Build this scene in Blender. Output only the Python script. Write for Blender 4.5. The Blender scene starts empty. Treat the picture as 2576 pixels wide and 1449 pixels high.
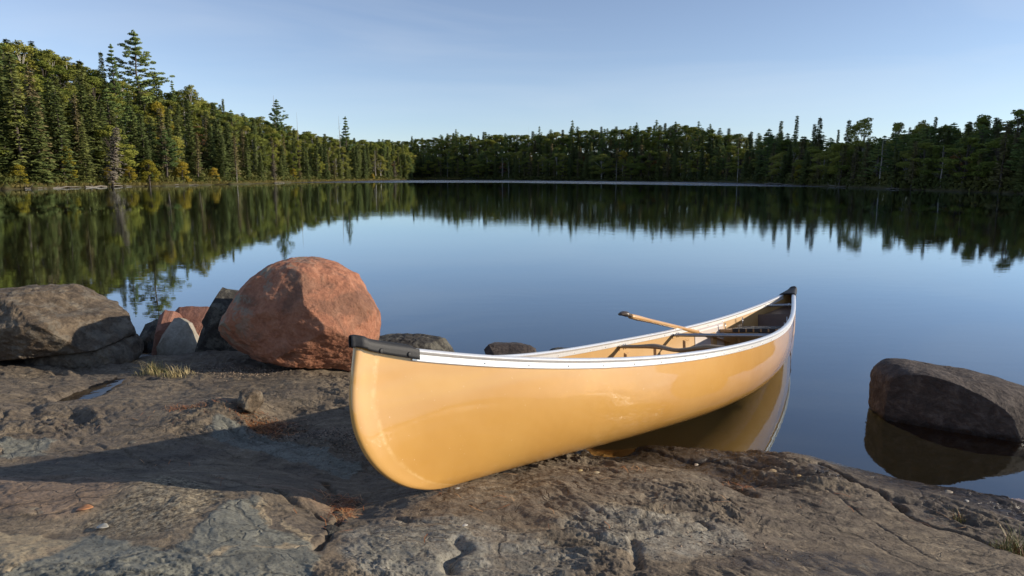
import bpy, bmesh, math
import numpy as np
from mathutils import Vector, Matrix
R = math.radians
SC = bpy.context.scene
COL = SC.collection

# ------------------------------------------------------------ camera
F, HOR, H = 1676.0, 445.0, 1.42            # focal length in px of a 2576 px wide frame, horizon row, camera height above water
TH = math.atan((724.5-HOR)/F); CT, ST = math.cos(TH), math.sin(TH)
cd = bpy.data.cameras.new('camera'); cam = bpy.data.objects.new('camera', cd); COL.objects.link(cam)
cam.location = (0, 0, H); cam.rotation_euler = (math.pi/2-TH, 0, 0)
cd.sensor_width = 36; cd.lens = F/2576*36; cd.clip_start = .05; cd.clip_end = 5000
SC.camera = cam
# ------------------------------------------------------------ light
SUN_AZ, SUN_EL = R(-4), R(18)              # azimuth measured from +x towards +y
w = bpy.data.worlds.new('World'); SC.world = w; w.use_nodes = True
nt = w.node_tree; bg = nt.nodes['Background']
sky = nt.nodes.new('ShaderNodeTexSky'); sky.sky_type = 'NISHITA'; sky.sun_disc = False
sky.sun_elevation = SUN_EL; sky.sun_rotation = math.pi/2-SUN_AZ
sky.air_density = .9; sky.dust_density = 0.; sky.ozone_density = 3.6; sky.altitude = 300
tint = nt.nodes.new('ShaderNodeMix'); tint.data_type = 'RGBA'; tint.blend_type = 'MULTIPLY'; tint.inputs[0].default_value = 1
tint.inputs[7].default_value = (1.0, .965, 1.0, 1)
nt.links.new(sky.outputs[0], tint.inputs[6])
hs = nt.nodes.new('ShaderNodeHueSaturation'); hs.inputs['Saturation'].default_value = .80
nt.links.new(tint.outputs[2], hs.inputs['Color']); 
# faint high cirrus
tcw = nt.nodes.new('ShaderNodeTexCoord'); mpw = nt.nodes.new('ShaderNodeMapping'); mpw.inputs['Scale'].default_value = (1.2, 2.4, 9); mpw.inputs['Rotation'].default_value = (.12, .2, .3)
nzw = nt.nodes.new('ShaderNodeTexNoise'); nzw.inputs['Scale'].default_value = 1.3; nzw.inputs['Detail'].default_value = 5; nzw.inputs['Distortion'].default_value = .6
rpw = nt.nodes.new('ShaderNodeMapRange'); rpw.inputs[1].default_value = .45; rpw.inputs[2].default_value = .8; rpw.inputs[3].default_value = 0; rpw.inputs[4].default_value = .24
cmw = nt.nodes.new('ShaderNodeMix'); cmw.data_type = 'RGBA'; cmw.inputs[7].default_value = (5.2, 5.5, 5.8, 1)
nt.links.new(tcw.outputs['Generated'], mpw.inputs[0]); nt.links.new(mpw.outputs[0], nzw.inputs[0]); nt.links.new(nzw.outputs[0], rpw.inputs[0]); nt.links.new(rpw.outputs[0], cmw.inputs[0])
nt.links.new(hs.outputs[0], cmw.inputs[6]); nt.links.new(cmw.outputs[2], bg.inputs[0]); bg.inputs[1].default_value = .14
ld = bpy.data.lights.new('sun', 'SUN'); ld.energy = 4.8; ld.angle = R(.5); ld.color = (1, .87, .70)
sun = bpy.data.objects.new('sun', ld); COL.objects.link(sun)
sd = Vector((math.cos(SUN_EL)*math.cos(SUN_AZ), math.cos(SUN_EL)*math.sin(SUN_AZ), math.sin(SUN_EL)))
sun.rotation_euler = sd.to_track_quat('Z', 'Y').to_euler()
SC.view_settings.view_transform = 'Standard'; SC.view_settings.look = 'None'
SC.view_settings.exposure = .2; SC.view_settings.gamma = 1
SC.render.engine = 'CYCLES'

# ------------------------------------------------------------ helpers
def ray(px, py):
    a = (px-1288)/F; b = -(py-724.5)/F
    return np.array([a, CT+b*ST, -ST+b*CT])
def lift(z):                               # heights were surveyed against a slightly different water level
    t = min(max(z/.12, 0), 1); return z+(H-1.43)*t*t*(3-2*t)
def gp(px, py, z=0.):                      # point at surveyed height z seen along a sight line
    z = lift(z); d = ray(px, py); return np.array([0, 0, H])+d*((z-H)/d[2])
def dp(px, py, Y):                         # point at distance Y
    d = ray(px, py); return np.array([0, 0, H])+d*(Y/d[1])
def tag(o, label=None, cat=None, group=None, kind=None):
    if label: o['label'] = label
    if cat: o['category'] = cat
    if group: o['group'] = group
    if kind: o['kind'] = kind
    return o
def empty(name, loc, label, cat, group=None):
    o = bpy.data.objects.new(name, None); COL.objects.link(o); o.location = loc; o.empty_display_size = .1
    return tag(o, label, cat, group)
def npmesh(name, V, Fc, smooth=True, mats=(), midx=None):
    V = np.asarray(V, np.float32); me = bpy.data.meshes.new(name)
    if isinstance(Fc, np.ndarray):
        n, k = Fc.shape; li = Fc.ravel().astype(np.int32); st = np.arange(n, dtype=np.int32)*k
    else:
        li = np.array([i for f in Fc for i in f], np.int32); ln = np.array([len(f) for f in Fc]); n = len(Fc)
        st = np.concatenate([[0], np.cumsum(ln)[:-1]]).astype(np.int32)
    me.vertices.add(len(V)); me.vertices.foreach_set('co', V.ravel())
    me.loops.add(len(li)); me.loops.foreach_set('vertex_index', li)
    me.polygons.add(n); me.polygons.foreach_set('loop_start', st)
    me.update(calc_edges=True)
    me.polygons.foreach_set('use_smooth', np.full(n, smooth))
    for m in mats: me.materials.append(m)
    if midx is not None: me.polygons.foreach_set('material_index', np.asarray(midx, np.int32))
    me.validate(); me.update()
    return me
def link(name, me, parent=None):
    o = bpy.data.objects.new(name, me); COL.objects.link(o)
    if parent: o.parent = parent
    return o
def attr(me, name, vals):
    a = me.attributes.new(name, 'FLOAT', 'POINT'); a.data.foreach_set('value', np.asarray(vals, np.float32))
def grid_faces(n, m, wrap_u=False):        # n rows x m cols
    i, j = np.meshgrid(np.arange(n if wrap_u else n-1), np.arange(m-1), indexing='ij')
    i2 = (i+1) % n
    return np.stack([i*m+j, i*m+j+1, i2*m+j+1, i2*m+j], -1).reshape(-1, 4)
class MB:                                  # collects pieces into one mesh
    def __init__(s): s.V = []; s.F = []; s.n = 0; s.M = []
    def add(s, V, Fc, m=0):
        V = np.asarray(V, float); s.V.append(V)
        for f in Fc: s.F.append(tuple(int(i)+s.n for i in f)); s.M.append(m)
        s.n += len(V)
    def box(s, c, size, rot=None, m=0):
        x, y, z = [q/2 for q in size]
        V = np.array([[a*x, b*y, d*z] for a in (-1, 1) for b in (-1, 1) for d in (-1, 1)])
        if rot is not None: V = V@np.asarray(rot).T
        s.add(V+np.asarray(c), [(0, 1, 3, 2), (4, 6, 7, 5), (0, 4, 5, 1), (2, 3, 7, 6), (0, 2, 6, 4), (1, 5, 7, 3)], m)
    def tube(s, P, rad, k=8, flat=1., m=0, up=(0, 0, 1)):
        P = np.asarray(P, float); n = len(P); rad = np.broadcast_to(np.asarray(rad, float), (n,)); flat = np.broadcast_to(np.asarray(flat, float), (n,))
        T = np.gradient(P, axis=0); T /= np.linalg.norm(T, axis=1)[:, None]+1e-12
        up = np.asarray(up, float); V = []
        for i in range(n):
            a = np.cross(T[i], up); l = np.linalg.norm(a)
            a = a/l if l > 1e-3 else np.array([1., 0, 0]); b = np.cross(a, T[i])
            for q in range(k):
                t = 2*math.pi*q/k; V.append(P[i]+rad[i]*(a*math.cos(t)+b*math.sin(t)*flat[i]))
        Fc = [(i*k+j, i*k+(j+1) % k, (i+1)*k+(j+1) % k, (i+1)*k+j) for i in range(n-1) for j in range(k)]
        Fc += [tuple(range(k))[::-1], tuple((n-1)*k+j for j in range(k))]
        s.add(V, Fc, m)
    def build(s, name, mats, parent=None, smooth=True, bevel=0):
        me = npmesh(name, np.concatenate(s.V), s.F, smooth, mats if isinstance(mats, (list, tuple)) else (mats,), s.M)
        o = link(name, me, parent)
        if bevel:
            b = o.modifiers.new('bevel', 'BEVEL'); b.width = bevel; b.segments = 2; b.limit_method = 'ANGLE'
        return o

# noise -----------------------------------------------------------------
_r = np.random.RandomState(7)
_P = _r.permutation(512); _P = np.concatenate([_P, _P, _P]); _G = _r.randn(512, 3); _G /= np.linalg.norm(_G, axis=1)[:, None]
def noise(x, y, z=0.):
    x, y, z = np.broadcast_arrays(np.asarray(x, float), y, z)
    xi, yi, zi = np.floor(x).astype(int), np.floor(y).astype(int), np.floor(z).astype(int)
    xf, yf, zf = x-xi, y-yi, z-zi
    u, v, q = [t*t*t*(t*(t*6-15)+10) for t in (xf, yf, zf)]
    xi &= 511; yi &= 511; zi &= 511
    out = 0
    for a in (0, 1):
        for b in (0, 1):
            for c in (0, 1):
                g = _G[_P[_P[_P[(xi+a) & 511]+((yi+b) & 511)]+((zi+c) & 511)]]
                d = g[..., 0]*(xf-a)+g[..., 1]*(yf-b)+g[..., 2]*(zf-c)
                out = out+d*(u if a else 1-u)*(v if b else 1-v)*(q if c else 1-q)
    return out*1.5
def fbm(x, y, z=0., o=4, g=.5, l=2.03):
    s = 0; a = 1.
    for k in range(o): s = s+a*noise(x+13.7*k, y-7.3*k, z+3.1*k); a *= g; x = x*l; y = y*l; z = z*l
    return s
def ridged(x, y, z=0., o=4, g=.5):
    s = 0; a = 1.
    for k in range(o): s = s+a*(1-2*np.abs(noise(x+13.7*k, y-7.3*k, z))); a *= g; x = x*2.1; y = y*2.1; z = z*2.1
    return s
def sstep(a, b, x): t = np.clip((x-a)/(b-a), 0, 1); return t*t*(3-2*t)
def segdist(X, Y, P):                      # distance to a polyline and its parameter
    best = np.full(np.shape(X), 1e9)
    for (ax, ay), (bx, by) in zip(P[:-1], P[1:]):
        dx, dy = bx-ax, by-ay; t = np.clip(((X-ax)*dx+(Y-ay)*dy)/(dx*dx+dy*dy), 0, 1)
        best = np.minimum(best, np.hypot(X-ax-t*dx, Y-ay-t*dy))
    return best
def inpoly(X, Y, P):
    c = np.zeros(np.shape(X), bool); n = len(P)
    for i in range(n):
        (x1, y1), (x2, y2) = P[i], P[(i+1) % n]
        if y1 == y2: continue
        c ^= ((y1 > Y) != (y2 > Y)) & (X < (x2-x1)*(Y-y1)/(y2-y1)+x1)
    return c

# materials -----------------------------------------------------------------
class NT:
    def __init__(s, name):
        s.m = bpy.data.materials.new(name); s.m.use_nodes = True; s.t = s.m.node_tree; s.p = s.t.nodes['Principled BSDF']; s.o = s.t.nodes['Material Output']
    def n(s, typ, ins=None, **kw):
        nd = s.t.nodes.new(typ)
        for k, v in kw.items(): setattr(nd, k, v)
        for k, v in (ins or {}).items(): s.set(nd, k, v)
        return nd
    def set(s, nd, k, v):
        sock = nd.inputs[k]
        if hasattr(v, 'is_linked') or isinstance(v, bpy.types.NodeSocket): s.t.links.new(v, sock)
        elif isinstance(v, bpy.types.Node): s.t.links.new(v.outputs[0], sock)
        else:
            if sock.type == 'RGBA' and len(v) == 3: v = (*v, 1)
            sock.default_value = v
    def noise(s, vec, scale, detail=4, rough=.55, dist=0):
        return s.n('ShaderNodeTexNoise', {'Vector': vec, 'Scale': scale, 'Detail': detail, 'Roughness': rough, 'Distortion': dist}).outputs[0]
    def ramp(s, fac, stops, interp='LINEAR'):
        r = s.n('ShaderNodeValToRGB', {'Fac': fac}); e = r.color_ramp.elements; r.color_ramp.interpolation = interp
        while len(e) < len(stops): e.new(.5)
        for q, (p, c) in zip(e, stops): q.position = p; q.color = (*c, 1) if isinstance(c, (tuple, list)) else (c, c, c, 1)
        return r.outputs[0]
    def mix(s, fac, a, b, mode='MIX'):
        m = s.n('ShaderNodeMix', data_type='RGBA', blend_type=mode)
        s.set(m, 0, fac); s.set(m, 6, a); s.set(m, 7, b); return m.outputs[2]
    def math(s, op, a, b=0., clamp=False):
        m = s.n('ShaderNodeMath', operation=op); m.use_clamp = clamp; s.set(m, 0, a); s.set(m, 1, b); return m.outputs[0]
    def attr(s, name, typ='GEOMETRY'): return s.n('ShaderNodeAttribute', attribute_name=name, attribute_type=typ).outputs['Fac']
    def coord(s, k='Object'): return s.n('ShaderNodeTexCoord').outputs[k]
    def mapping(s, vec, scale=(1, 1, 1), rot=(0, 0, 0)): return s.n('ShaderNodeMapping', {'Vector': vec, 'Scale': scale, 'Rotation': rot}).outputs[0]
    def bump(s, h, strength=.5, dist=.01, normal=None):
        b = s.n('ShaderNodeBump', {'Height': h, 'Strength': strength, 'Distance': dist})
        if normal is not None: s.set(b, 'Normal', normal)
        return b.outputs[0]
    def P(s, **kw):
        names = {'color': 'Base Color', 'rough': 'Roughness', 'metal': 'Metallic', 'spec': 'Specular IOR Level', 'coat': 'Coat Weight', 'coatr': 'Coat Roughness', 'normal': 'Normal', 'trans': 'Transmission Weight', 'ior': 'IOR', 'cnormal': 'Coat Normal'}
        for k, v in kw.items(): s.set(s.p, names[k], v)
        return s.m
def simple(name, col, rough=.5, metal=0, var=.15, scale=20, bump=0., **kw):
    t = NT(name); c = t.coord(); n = t.noise(c, scale, 5)
    a = tuple(q*(1-var) for q in col); b = tuple(min(1, q*(1+var)) for q in col)
    t.P(color=t.ramp(n, [(.3, a), (.7, b)]), rough=rough, metal=metal, **kw)
    if bump: t.P(normal=t.bump(n, 1, bump))
    return t.m
# ------------------------------------------------------------ canoe geometry (shared by ground and canoe)
CL, CB, CHb, CHm, CHs = 5.1, .8827, .578, .352, .612
BX, BY, BZ, PSI, PHI, RHO = -.4961, 2.0521, H-1.1163, .8999, .1025, -.1414
def cw(x, y, z):                           # hull coordinates (y to the right-hand side) -> world
    y2 = y*math.cos(RHO)+z*math.sin(RHO); z2 = -y*math.sin(RHO)+z*math.cos(RHO)
    x3 = x*math.cos(PHI)+z2*math.sin(PHI); z3 = -x*math.sin(PHI)+z2*math.cos(PHI)
    return np.array([BX+x3*math.cos(PSI)+y2*math.sin(PSI), BY+x3*math.sin(PSI)-y2*math.cos(PSI), BZ+z3])
_O = cw(0, 0, 0); CM = np.array([cw(1, 0, 0)-_O, cw(0, -1, 0)-_O, cw(0, 0, 1)-_O]).T   # local y is the left-hand side
def to_canoe(P): return np.linalg.solve(CM, np.asarray(P, float)-_O)
def sheer(x):
    s = np.clip(x/CL, 0, 1); a = np.abs(2*s-1)
    return CHm+(np.where(s < .5, CHb, CHs)-CHm)*(.4*a**2+.6*a**3)
def halfbeam(x, w):
    s = np.clip(x/CL, 0, 1); a = np.abs(2*s-1)
    p = (1-a**1.93)**1.141
    m = 1.75+1.5*np.clip(1-a**1.6, 0, 1)
    sec = (1-np.clip(1-w, 0, 1)**m)**(1/m)
    # lower waterlines are finer near the ends
    sec = sec*(1-.25*a**4*(1-w))
    return CB/2*p*sec
def stem_x(w):
    prof = 1-(1-(1-w)**2.7)**(1/2.7)
    return .50*prof-.045*np.sin(math.pi*np.clip(w, 0, 1))**1.3, CL-.62*prof-.01*np.sin(math.pi*np.clip(w, 0, 1))
def hull_pt(u, w, side, off=0.):           # u 0..1 along the waterline, w 0..1 keel to sheer
    x0, x1 = stem_x(w)
    x = x0+(x1-x0)*u
    zk = -.062*np.sin(math.pi*np.clip((x/CL-.05)/.95, 0, 1)); z = zk+w*(sheer(x)-zk)
    b = halfbeam(CL*u*.0+x, w)
    # blend the plan so that each waterline starts at zero width at its own stem point, with a rounded nose
    b = halfbeam((x-x0)/(x1-x0)*CL*1.0, w)*.35+b*.65
    k0 = halfbeam(x0, w)*.65; k1 = halfbeam(x1, w)*.65
    b = b-k0*np.exp(-(x-x0)/.22)-k1*np.exp(-(x1-x)/.22)
    b = np.maximum(b, 0)
    r = .017
    dn = np.minimum(x-x0, x1-x)
    nose = r*np.sqrt(1-np.exp(-np.maximum(dn, 0)/(.6*r)))
    b = np.sqrt(b*b+nose*nose*np.clip(w*12, 0, 1))
    return np.stack(np.broadcast_arrays(x, side*(b-off), z), -1)
def beam_at(x): return float(hull_pt(np.array(x/CL), np.array(1.), 1)[1])

# ------------------------------------------------------------ foreground bedrock
_cp = [(-300,905,.12),(0,893,.12),(200,895,.10),(300,905,.06),(450,892,.07),(560,885,.10),(700,893,.12),(880,935,.13),(900,960,.14),
(0,1000,.25),(250,978,.205),(120,1010,.235),(500,1000,.245),(640,955,.2),(800,1000,.22),(880,1050,.2),(600,1035,.275),(480,1020,.26),(650,1078,.19),(350,1080,.28),(100,1090,.28),
(200,1160,.285),(0,1170,.29),(500,1130,.25),(750,1120,.20),(850,1180,.19),(900,1230,.2),(600,1180,.25),(350,1170,.275),
(0,1200,.355),(200,1195,.36),(430,1187,.37),(600,1212,.34),(800,1262,.29),(860,1300,.225),(0,1449,.44),(400,1449,.43),(400,1330,.41),(200,1330,.40),(600,1300,.38),(800,1449,.38),(760,1350,.35),
(1000,1295,.275),(1000,1235,.225),(1075,1225,.245),(1288,1449,.37),(1288,1300,.30),(1288,1195,.215),(1150,1370,.34),
(1480,1165,.19),(1600,1172,.185),(1700,1195,.185),(1800,1232,.19),(1900,1290,.2),(1550,1135,-.03),(1740,1172,.03),(1850,1215,.06),
(1620,1130,.02),(1750,1148,.045),(1860,1150,.025),(2000,1200,.085),(2100,1176,.02),(2200,1230,.075),(2300,1216,.012),(2400,1275,.07),(2576,1264,.012),
(2576,1350,.09),(2300,1449,.2),(2576,1449,.13),(2000,1350,.2),(1800,1449,.32),(2200,1350,.15),(1500,1300,.30),(1700,1330,.29),
(1430,1130,.02),(1480,1108,-.05),(1610,1102,-.06),(1740,1108,-.08),(1860,1115,-.08),(1980,1120,-.09),(2100,1138,-.09),(2200,1155,-.1),(2300,1178,-.1),(2440,1198,-.1),(2576,1222,-.1),(1610,1070,-.2),(1860,1080,-.25),(2100,1100,-.3),(2300,1130,-.28),(2576,1180,-.3),(200,880,-.02),(600,872,-.04),(750,880,0.),(0,880,-.03)]
_wp = [(gp(a, b, 0)[0], gp(a, b, 0)[1], c) for a, b, c in [(345,878,-.05),(345,850,-.25),(560,840,-.1),(750,850,0.),(900,870,-.1),(1000,900,-.15),(1100,940,-.2),(1250,920,-.35),(150,860,-.02),(-200,840,-.1),
      (1400,1020,-.25),(1600,1020,-.4),(1900,1000,-.7),(2250,1050,-.45),(2400,1000,-.9),(2000,930,-1.3),(1500,800,-1.8),(700,700,-2.2),(-300,700,-2.2),(3000,1000,-1.2),(1000,800,-1.2),(400,800,-.9)]]
_wp += [(-3,0,.6),(0,.2,.5),(.6,1.,.42),(-.8,1.,.48),(1.3,.9,.25),(1.9,1.,.12),(3.2,1.8,-.25),(2.8,0,-.1),(4,-2,-.2),(0,-3,.8),(-4,-2,.9),(-5,2,.6),(-6,4,.25),(-7,6,-.6),(8,-6,.3),(-10,-8,1.5),(-9,8,-1.8),(9,3,-2),(-2.6,1.6,.5),(-3.3,3,.4),(2.6,2.2,-.12)]
def _ctrl():
    return np.array([(gp(a, b, max(c, 0))[0], gp(a, b, max(c, 0))[1], lift(c)) for a, b, c in _cp]+_wp)
_C = _ctrl()
def _k(r2): return np.where(r2 > 1e-12, r2*np.log(r2+1e-12)*.5, 0)
_n = len(_C); _A = np.zeros((_n+3, _n+3))
_A[:_n, :_n] = _k((_C[:, None, 0]-_C[None, :, 0])**2+(_C[:, None, 1]-_C[None, :, 1])**2)+np.eye(_n)*.0004
_A[:_n, _n] = 1; _A[:_n, _n+1] = _C[:, 0]; _A[:_n, _n+2] = _C[:, 1]; _A[_n:, :_n] = _A[:_n, _n:].T
_w = np.linalg.solve(_A, np.concatenate([_C[:, 2], [0, 0, 0]]))
def base_h(x, y):
    out = _w[_n]+_w[_n+1]*x+_w[_n+2]*y
    for i in range(_n): out = out+_w[i]*_k((x-_C[i, 0])**2+(y-_C[i, 1])**2)
    return np.clip(out, -2.6, 1.6)
def wpoly(P, z=.25): return [tuple(gp(a, b, z)[:2]) for a, b in P]
PUDZ = .213
PUD = np.array(wpoly([(130,1014),(200,985),(245,966),(300,948),(318,956),(278,978),(245,1002),(205,1016),(160,1024)], PUDZ)); PUDZ = lift(PUDZ)
CRACKS = [(wpoly([(2060,1172),(2120,1200),(2180,1228),(2228,1255),(2270,1290),(2330,1332),(2400,1350),(2450,1362),(2520,1392),(2600,1420)], .07), .014, .045),
          (wpoly([(2228,1255),(2262,1262)], .07), .02, .03),
          (wpoly([(825,1180),(838,1225),(850,1270),(858,1310),(835,1350),(830,1400),(800,1449)], .28), .012, .035),
          (wpoly([(1545,1150),(1640,1165),(1740,1185),(1830,1225),(1890,1262)], .1), .022, .05),
          (wpoly([(50,1060),(120,1075),(200,1110),(300,1130),(420,1175)], .28), .008, .012),
          (wpoly([(420,1180),(560,1200),(700,1250),(830,1300)], .33), .008, .018),
          (wpoly([(1130,1449),(1140,1400),(1165,1380),(1150,1350)], .34), .02, .03),
          (wpoly([(1600,1449),(1605,1400),(1590,1350),(1650,1330)], .3), .018, .03),
          (wpoly([(1000,1310),(1060,1330),(1200,1335),(1300,1350)], .3), .006, .012),
          (wpoly([(1750,1290),(1790,1310),(1740,1330)], .27), .008, .016),
          (wpoly([(600,1060),(640,1085),(700,1090),(760,1075)], .2), .03, .03),
          (wpoly([(2020,1180),(2150,1290),(2280,1400),(2350,1449)], .1), .005, .006),
          (wpoly([(1620,1128),(1720,1160),(1850,1170),(1990,1200)], .04), .012, .02)]
def ground_h(x, y, fine=True):
    z = base_h(x, y)
    r = np.hypot(x, y); near = np.clip(1-(r-5)/6, 0, 1)
    wx = x+.16*fbm(x*1.3, y*1.3, 2.2, 3); wy = y+.16*fbm(x*1.3+9, y*1.3, 5.1, 3)
    ca, sa = math.cos(R(-22)), math.sin(R(-22))
    u = wx*ca+wy*sa; v = -wx*sa+wy*ca
    under = sstep(-.15, .06, z)            # calmer below the water
    sm = np.zeros(x.shape)
    for cx, cy, rr_ in SMOOTH: sm = np.maximum(sm, np.exp(-((x-cx)**2+(y-cy)**2*1.5)/rr_**2))
    sm = 1-.72*sm
    z = z+.028*fbm(x*1.1, y*1.1, .3, 3)*near*under
    fold = ridged(u*1.7, v*5.5, .7, 4, .5)
    z = z+.010*fold*near*under*sm
    if fine:
        n1 = fbm(u*2.2, v*5., 1.7, 5, .55)*4.5; fl = np.floor(n1); fr = n1-fl
        steps = (fl+sstep(.88, 1., fr))/4.5
        area = sstep(-.15, .5, fbm(x*1.5+4, y*1.5, 8., 2))
        z = z+.020*(steps-.2*n1/4.5)*(.35+.9*area)*near*under*(.4+.6*sm)
        n2 = fbm(u*9+3, v*17, 4.7, 4, .55)*3; f2 = np.floor(n2); 
        z = z+.0048*(f2+sstep(.8, 1., n2-f2))*(.3+area)*near*under*sm
        z = z+.0026*fbm(x*22, y*22, 6.1, 3, .6)*near*under*sm
        pits = np.clip(noise(x*13, y*21, 9.)-.34, 0, 1)
        z = z-.014*pits*near*under*sm
    for P, wd, de in CRACKS:
        m = (np.abs(x-np.mean([p[0] for p in P])) < 1.6) & (np.abs(y-np.mean([p[1] for p in P])) < 1.6)
        if m.any():
            d = segdist(x[m]+.022*noise(x[m]*14, y[m]*14, 3.), y[m]+.022*noise(x[m]*14, y[m]*14, 8.), P)
            z[m] -= de*np.exp(-(d/wd)**2)*(.55+.45*np.clip(noise(x[m]*5, y[m]*5)+.6, 0, 1))
    m = (np.abs(x-PUD.mean(0)[0]) < .7) & (np.abs(y-PUD.mean(0)[1]) < .7)
    if m.any():
        ins = inpoly(x[m], y[m], [tuple(q) for q in PUD]); d = segdist(x[m], y[m], [tuple(q) for q in PUD]+[tuple(PUD[0])])
        k = sstep(-.05, .03, np.where(ins, d, -d)); z[m] = z[m]*(1-k)+(PUDZ-.012)*k
    # the rock carries the hull: never above it
    L0 = np.linalg.solve(CM, np.stack([x-_O[0], y-_O[1], z-_O[2]]).reshape(3, -1)).reshape((3,)+x.shape)
    lx, ly = L0[0], L0[1]
    m = (lx > -.05) & (lx < 4.2) & (np.abs(ly) < .5)
    if m.any():
        X, Yv = lx[m], np.abs(ly[m])
        best = np.full(X.shape, 1.)
        for wv in np.linspace(0, .6, 31):
            x0, x1 = stem_x(wv)
            q = hull_pt(np.clip((X-x0)/(x1-x0), 0, 1), np.full(X.shape, wv), 1)
            ok = (q[:, 1] >= Yv-.004) & (X >= x0-.004)
            zz = np.where(ok, q[:, 2], 1.); best = np.minimum(best, zz)
        P = _O[:, None]+CM@np.stack([X, ly[m], best])
        lim = np.where(best < .99, P[2]-.004, 9.)
        z[m] = np.minimum(z[m], lim)
    return z
SMOOTH = [(*gp(a, b, .36)[:2], r_) for a, b, r_ in [(300,1400,.22),(650,1320,.2),(130,1255,.25),(60,1380,.2),(700,1420,.2),(400,1150,.35),(720,1160,.3),(1150,1400,.2),(2150,1280,.3),(1700,1330,.15),(2350,1250,.3)]]
def gz(x, y): return float(ground_h(np.array([[x]], float), np.array([[y]], float))[0, 0])

def build_ground():
    # polar sheet round the camera foot: dense in front, coarse behind, out beyond the horizon
    a0 = np.linspace(R(-50), R(50), 1000)
    a1 = np.concatenate([np.linspace(R(50), R(75), 60)[1:], np.linspace(R(75), R(285), 90)[1:], np.linspace(R(285), R(310), 60)[1:-1]])
    A = np.concatenate([a0, a1])
    r = np.concatenate([[.05, .3, .7], np.geomspace(1.05, 6.5, 720), np.geomspace(6.5, 40, 60)[1:], [80, 200, 600, 2000]])
    rr, aa = np.meshgrid(r, A, indexing='ij')
    X = rr*np.sin(aa); Y = rr*np.cos(aa)
    Z = np.empty_like(X); Z[:] = -2.6
    k = 3+720+59
    for i in range(0, k, 60):
        Z[i:min(i+60, k)] = ground_h(X[i:min(i+60, k)], Y[i:min(i+60, k)])
    far = sstep(12, 30, rr); Z = Z*(1-far)-2.6*far
    V = np.stack([X, Y, Z], -1).reshape(-1, 3)
    n, m = X.shape
    i, j = np.meshgrid(np.arange(n-1), np.arange(m), indexing='ij'); j2 = (j+1) % m
    Fc = np.stack([i*m+j, i*m+j2, (i+1)*m+j2, (i+1)*m+j], -1).reshape(-1, 4)[:, ::-1]
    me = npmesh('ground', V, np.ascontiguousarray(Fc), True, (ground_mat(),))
    # colour regions of the rock, each a patch that lies on the surface
    x = V[:, 0]; y = V[:, 1]; z = V[:, 2]
    x = x+.035*fbm(x*6, y*6, 3.3, 4, .6); y = y+.035*fbm(x*6+5, y*6, 7.3, 4, .6)
    msk = (np.abs(V[:, 0]) < 5) & (V[:, 1] > 0) & (V[:, 1] < 7)
    def reg(polys, soft=.009):
        out = np.zeros(len(V)); xs, ys = x[msk], y[msk]; o = np.zeros(len(xs))
        for zz, P in polys:
            W = wpoly(P, zz); ins = inpoly(xs, ys, W)
            d = segdist(xs, ys, W+[W[0]])
            o = np.maximum(o, sstep(-soft, soft, np.where(ins, d, -d)))
        out[msk] = o; return out
    attr(me, 'blue', reg([(.4, [(40,1449),(230,1350),(420,1400),(500,1320),(560,1280),(590,1250),(640,1225),(690,1310),(760,1330),(800,1380),(760,1449),(700,1500),(0,1500)]), (.24, [(540,1070),(650,1085),(750,1105),(900,1145),(880,1180),(700,1140),(520,1110)]), (.28, [(0,1125),(140,1110),(120,1150),(0,1165)]),
                         (.33, [(960,1330),(1150,1320),(1250,1400),(1100,1480),(900,1480),(880,1400)])]))
    attr(me, 'tan', reg([(.43, [(-200,1325),(120,1330),(200,1345),(100,1400),(30,1440),(0,1470),(-200,1500)]), (.36, [(640,1260),(660,1280),(700,1330),(670,1340)]), (.35, [(720,1310),(755,1330),(790,1350),(770,1378),(740,1350)]),
                        (.37, [(520,1440),(560,1410),(600,1395),(575,1420),(540,1449)]), (.37, [(640,1405),(700,1380),(760,1370),(700,1400)])], .008))
    attr(me, 'sand', reg([(.39, [(180,1330),(300,1270),(420,1190),(540,1205),(570,1250),(500,1290),(430,1350),(350,1370)])], .03))
    attr(me, 'red', reg([(.36, [(-300,1195),(330,1200),(300,1260),(200,1320),(0,1330),(-300,1340)]), (.3, [(620,1218),(700,1225),(840,1265),(830,1300),(760,1280),(680,1250)])], .03))
    attr(me, 'pale', reg([(.28, [(1640,1270),(1760,1275),(1860,1295),(1890,1340),(1800,1400),(1640,1440),(1500,1400),(1400,1320),(1500,1270)]), (.33, [(900,1310),(1100,1290),(1350,1330),(1480,1420),(1400,1500),(900,1500),(850,1400)])], .03))
    attr(me, 'wet', reg([(.2, [(1880,1420),(2000,1385),(2200,1390),(2260,1449),(2200,1500),(1800,1500)]), (.08, [(1990,1190),(2060,1175),(2160,1205),(2110,1225),(2030,1215)])], .04))
    o = link('ground', me); tag(o, 'weathered dark grey and brown bedrock ledge sloping into the lake', None, None, 'structure')
    return o
def rock_layers(t, co, sc=1.):
    """shared fine structure of bare rock: returns (mottle, grain, bump height)"""
    a = t.noise(co, 3*sc, 6, .6, .6); g = t.noise(co, 60*sc, 6, .7); b = t.noise(co, 14*sc, 8, .65, .4)
    vor = t.n('ShaderNodeTexVoronoi', {'Vector': co, 'Scale': 38*sc}, feature='F1').outputs[0]
    hgt = t.math('ADD', t.math('MULTIPLY', b, 1.), t.math('MULTIPLY', g, .6))
    hgt = t.math('ADD', hgt, t.math('MULTIPLY', vor, .22))
    return a, b, g, hgt
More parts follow.
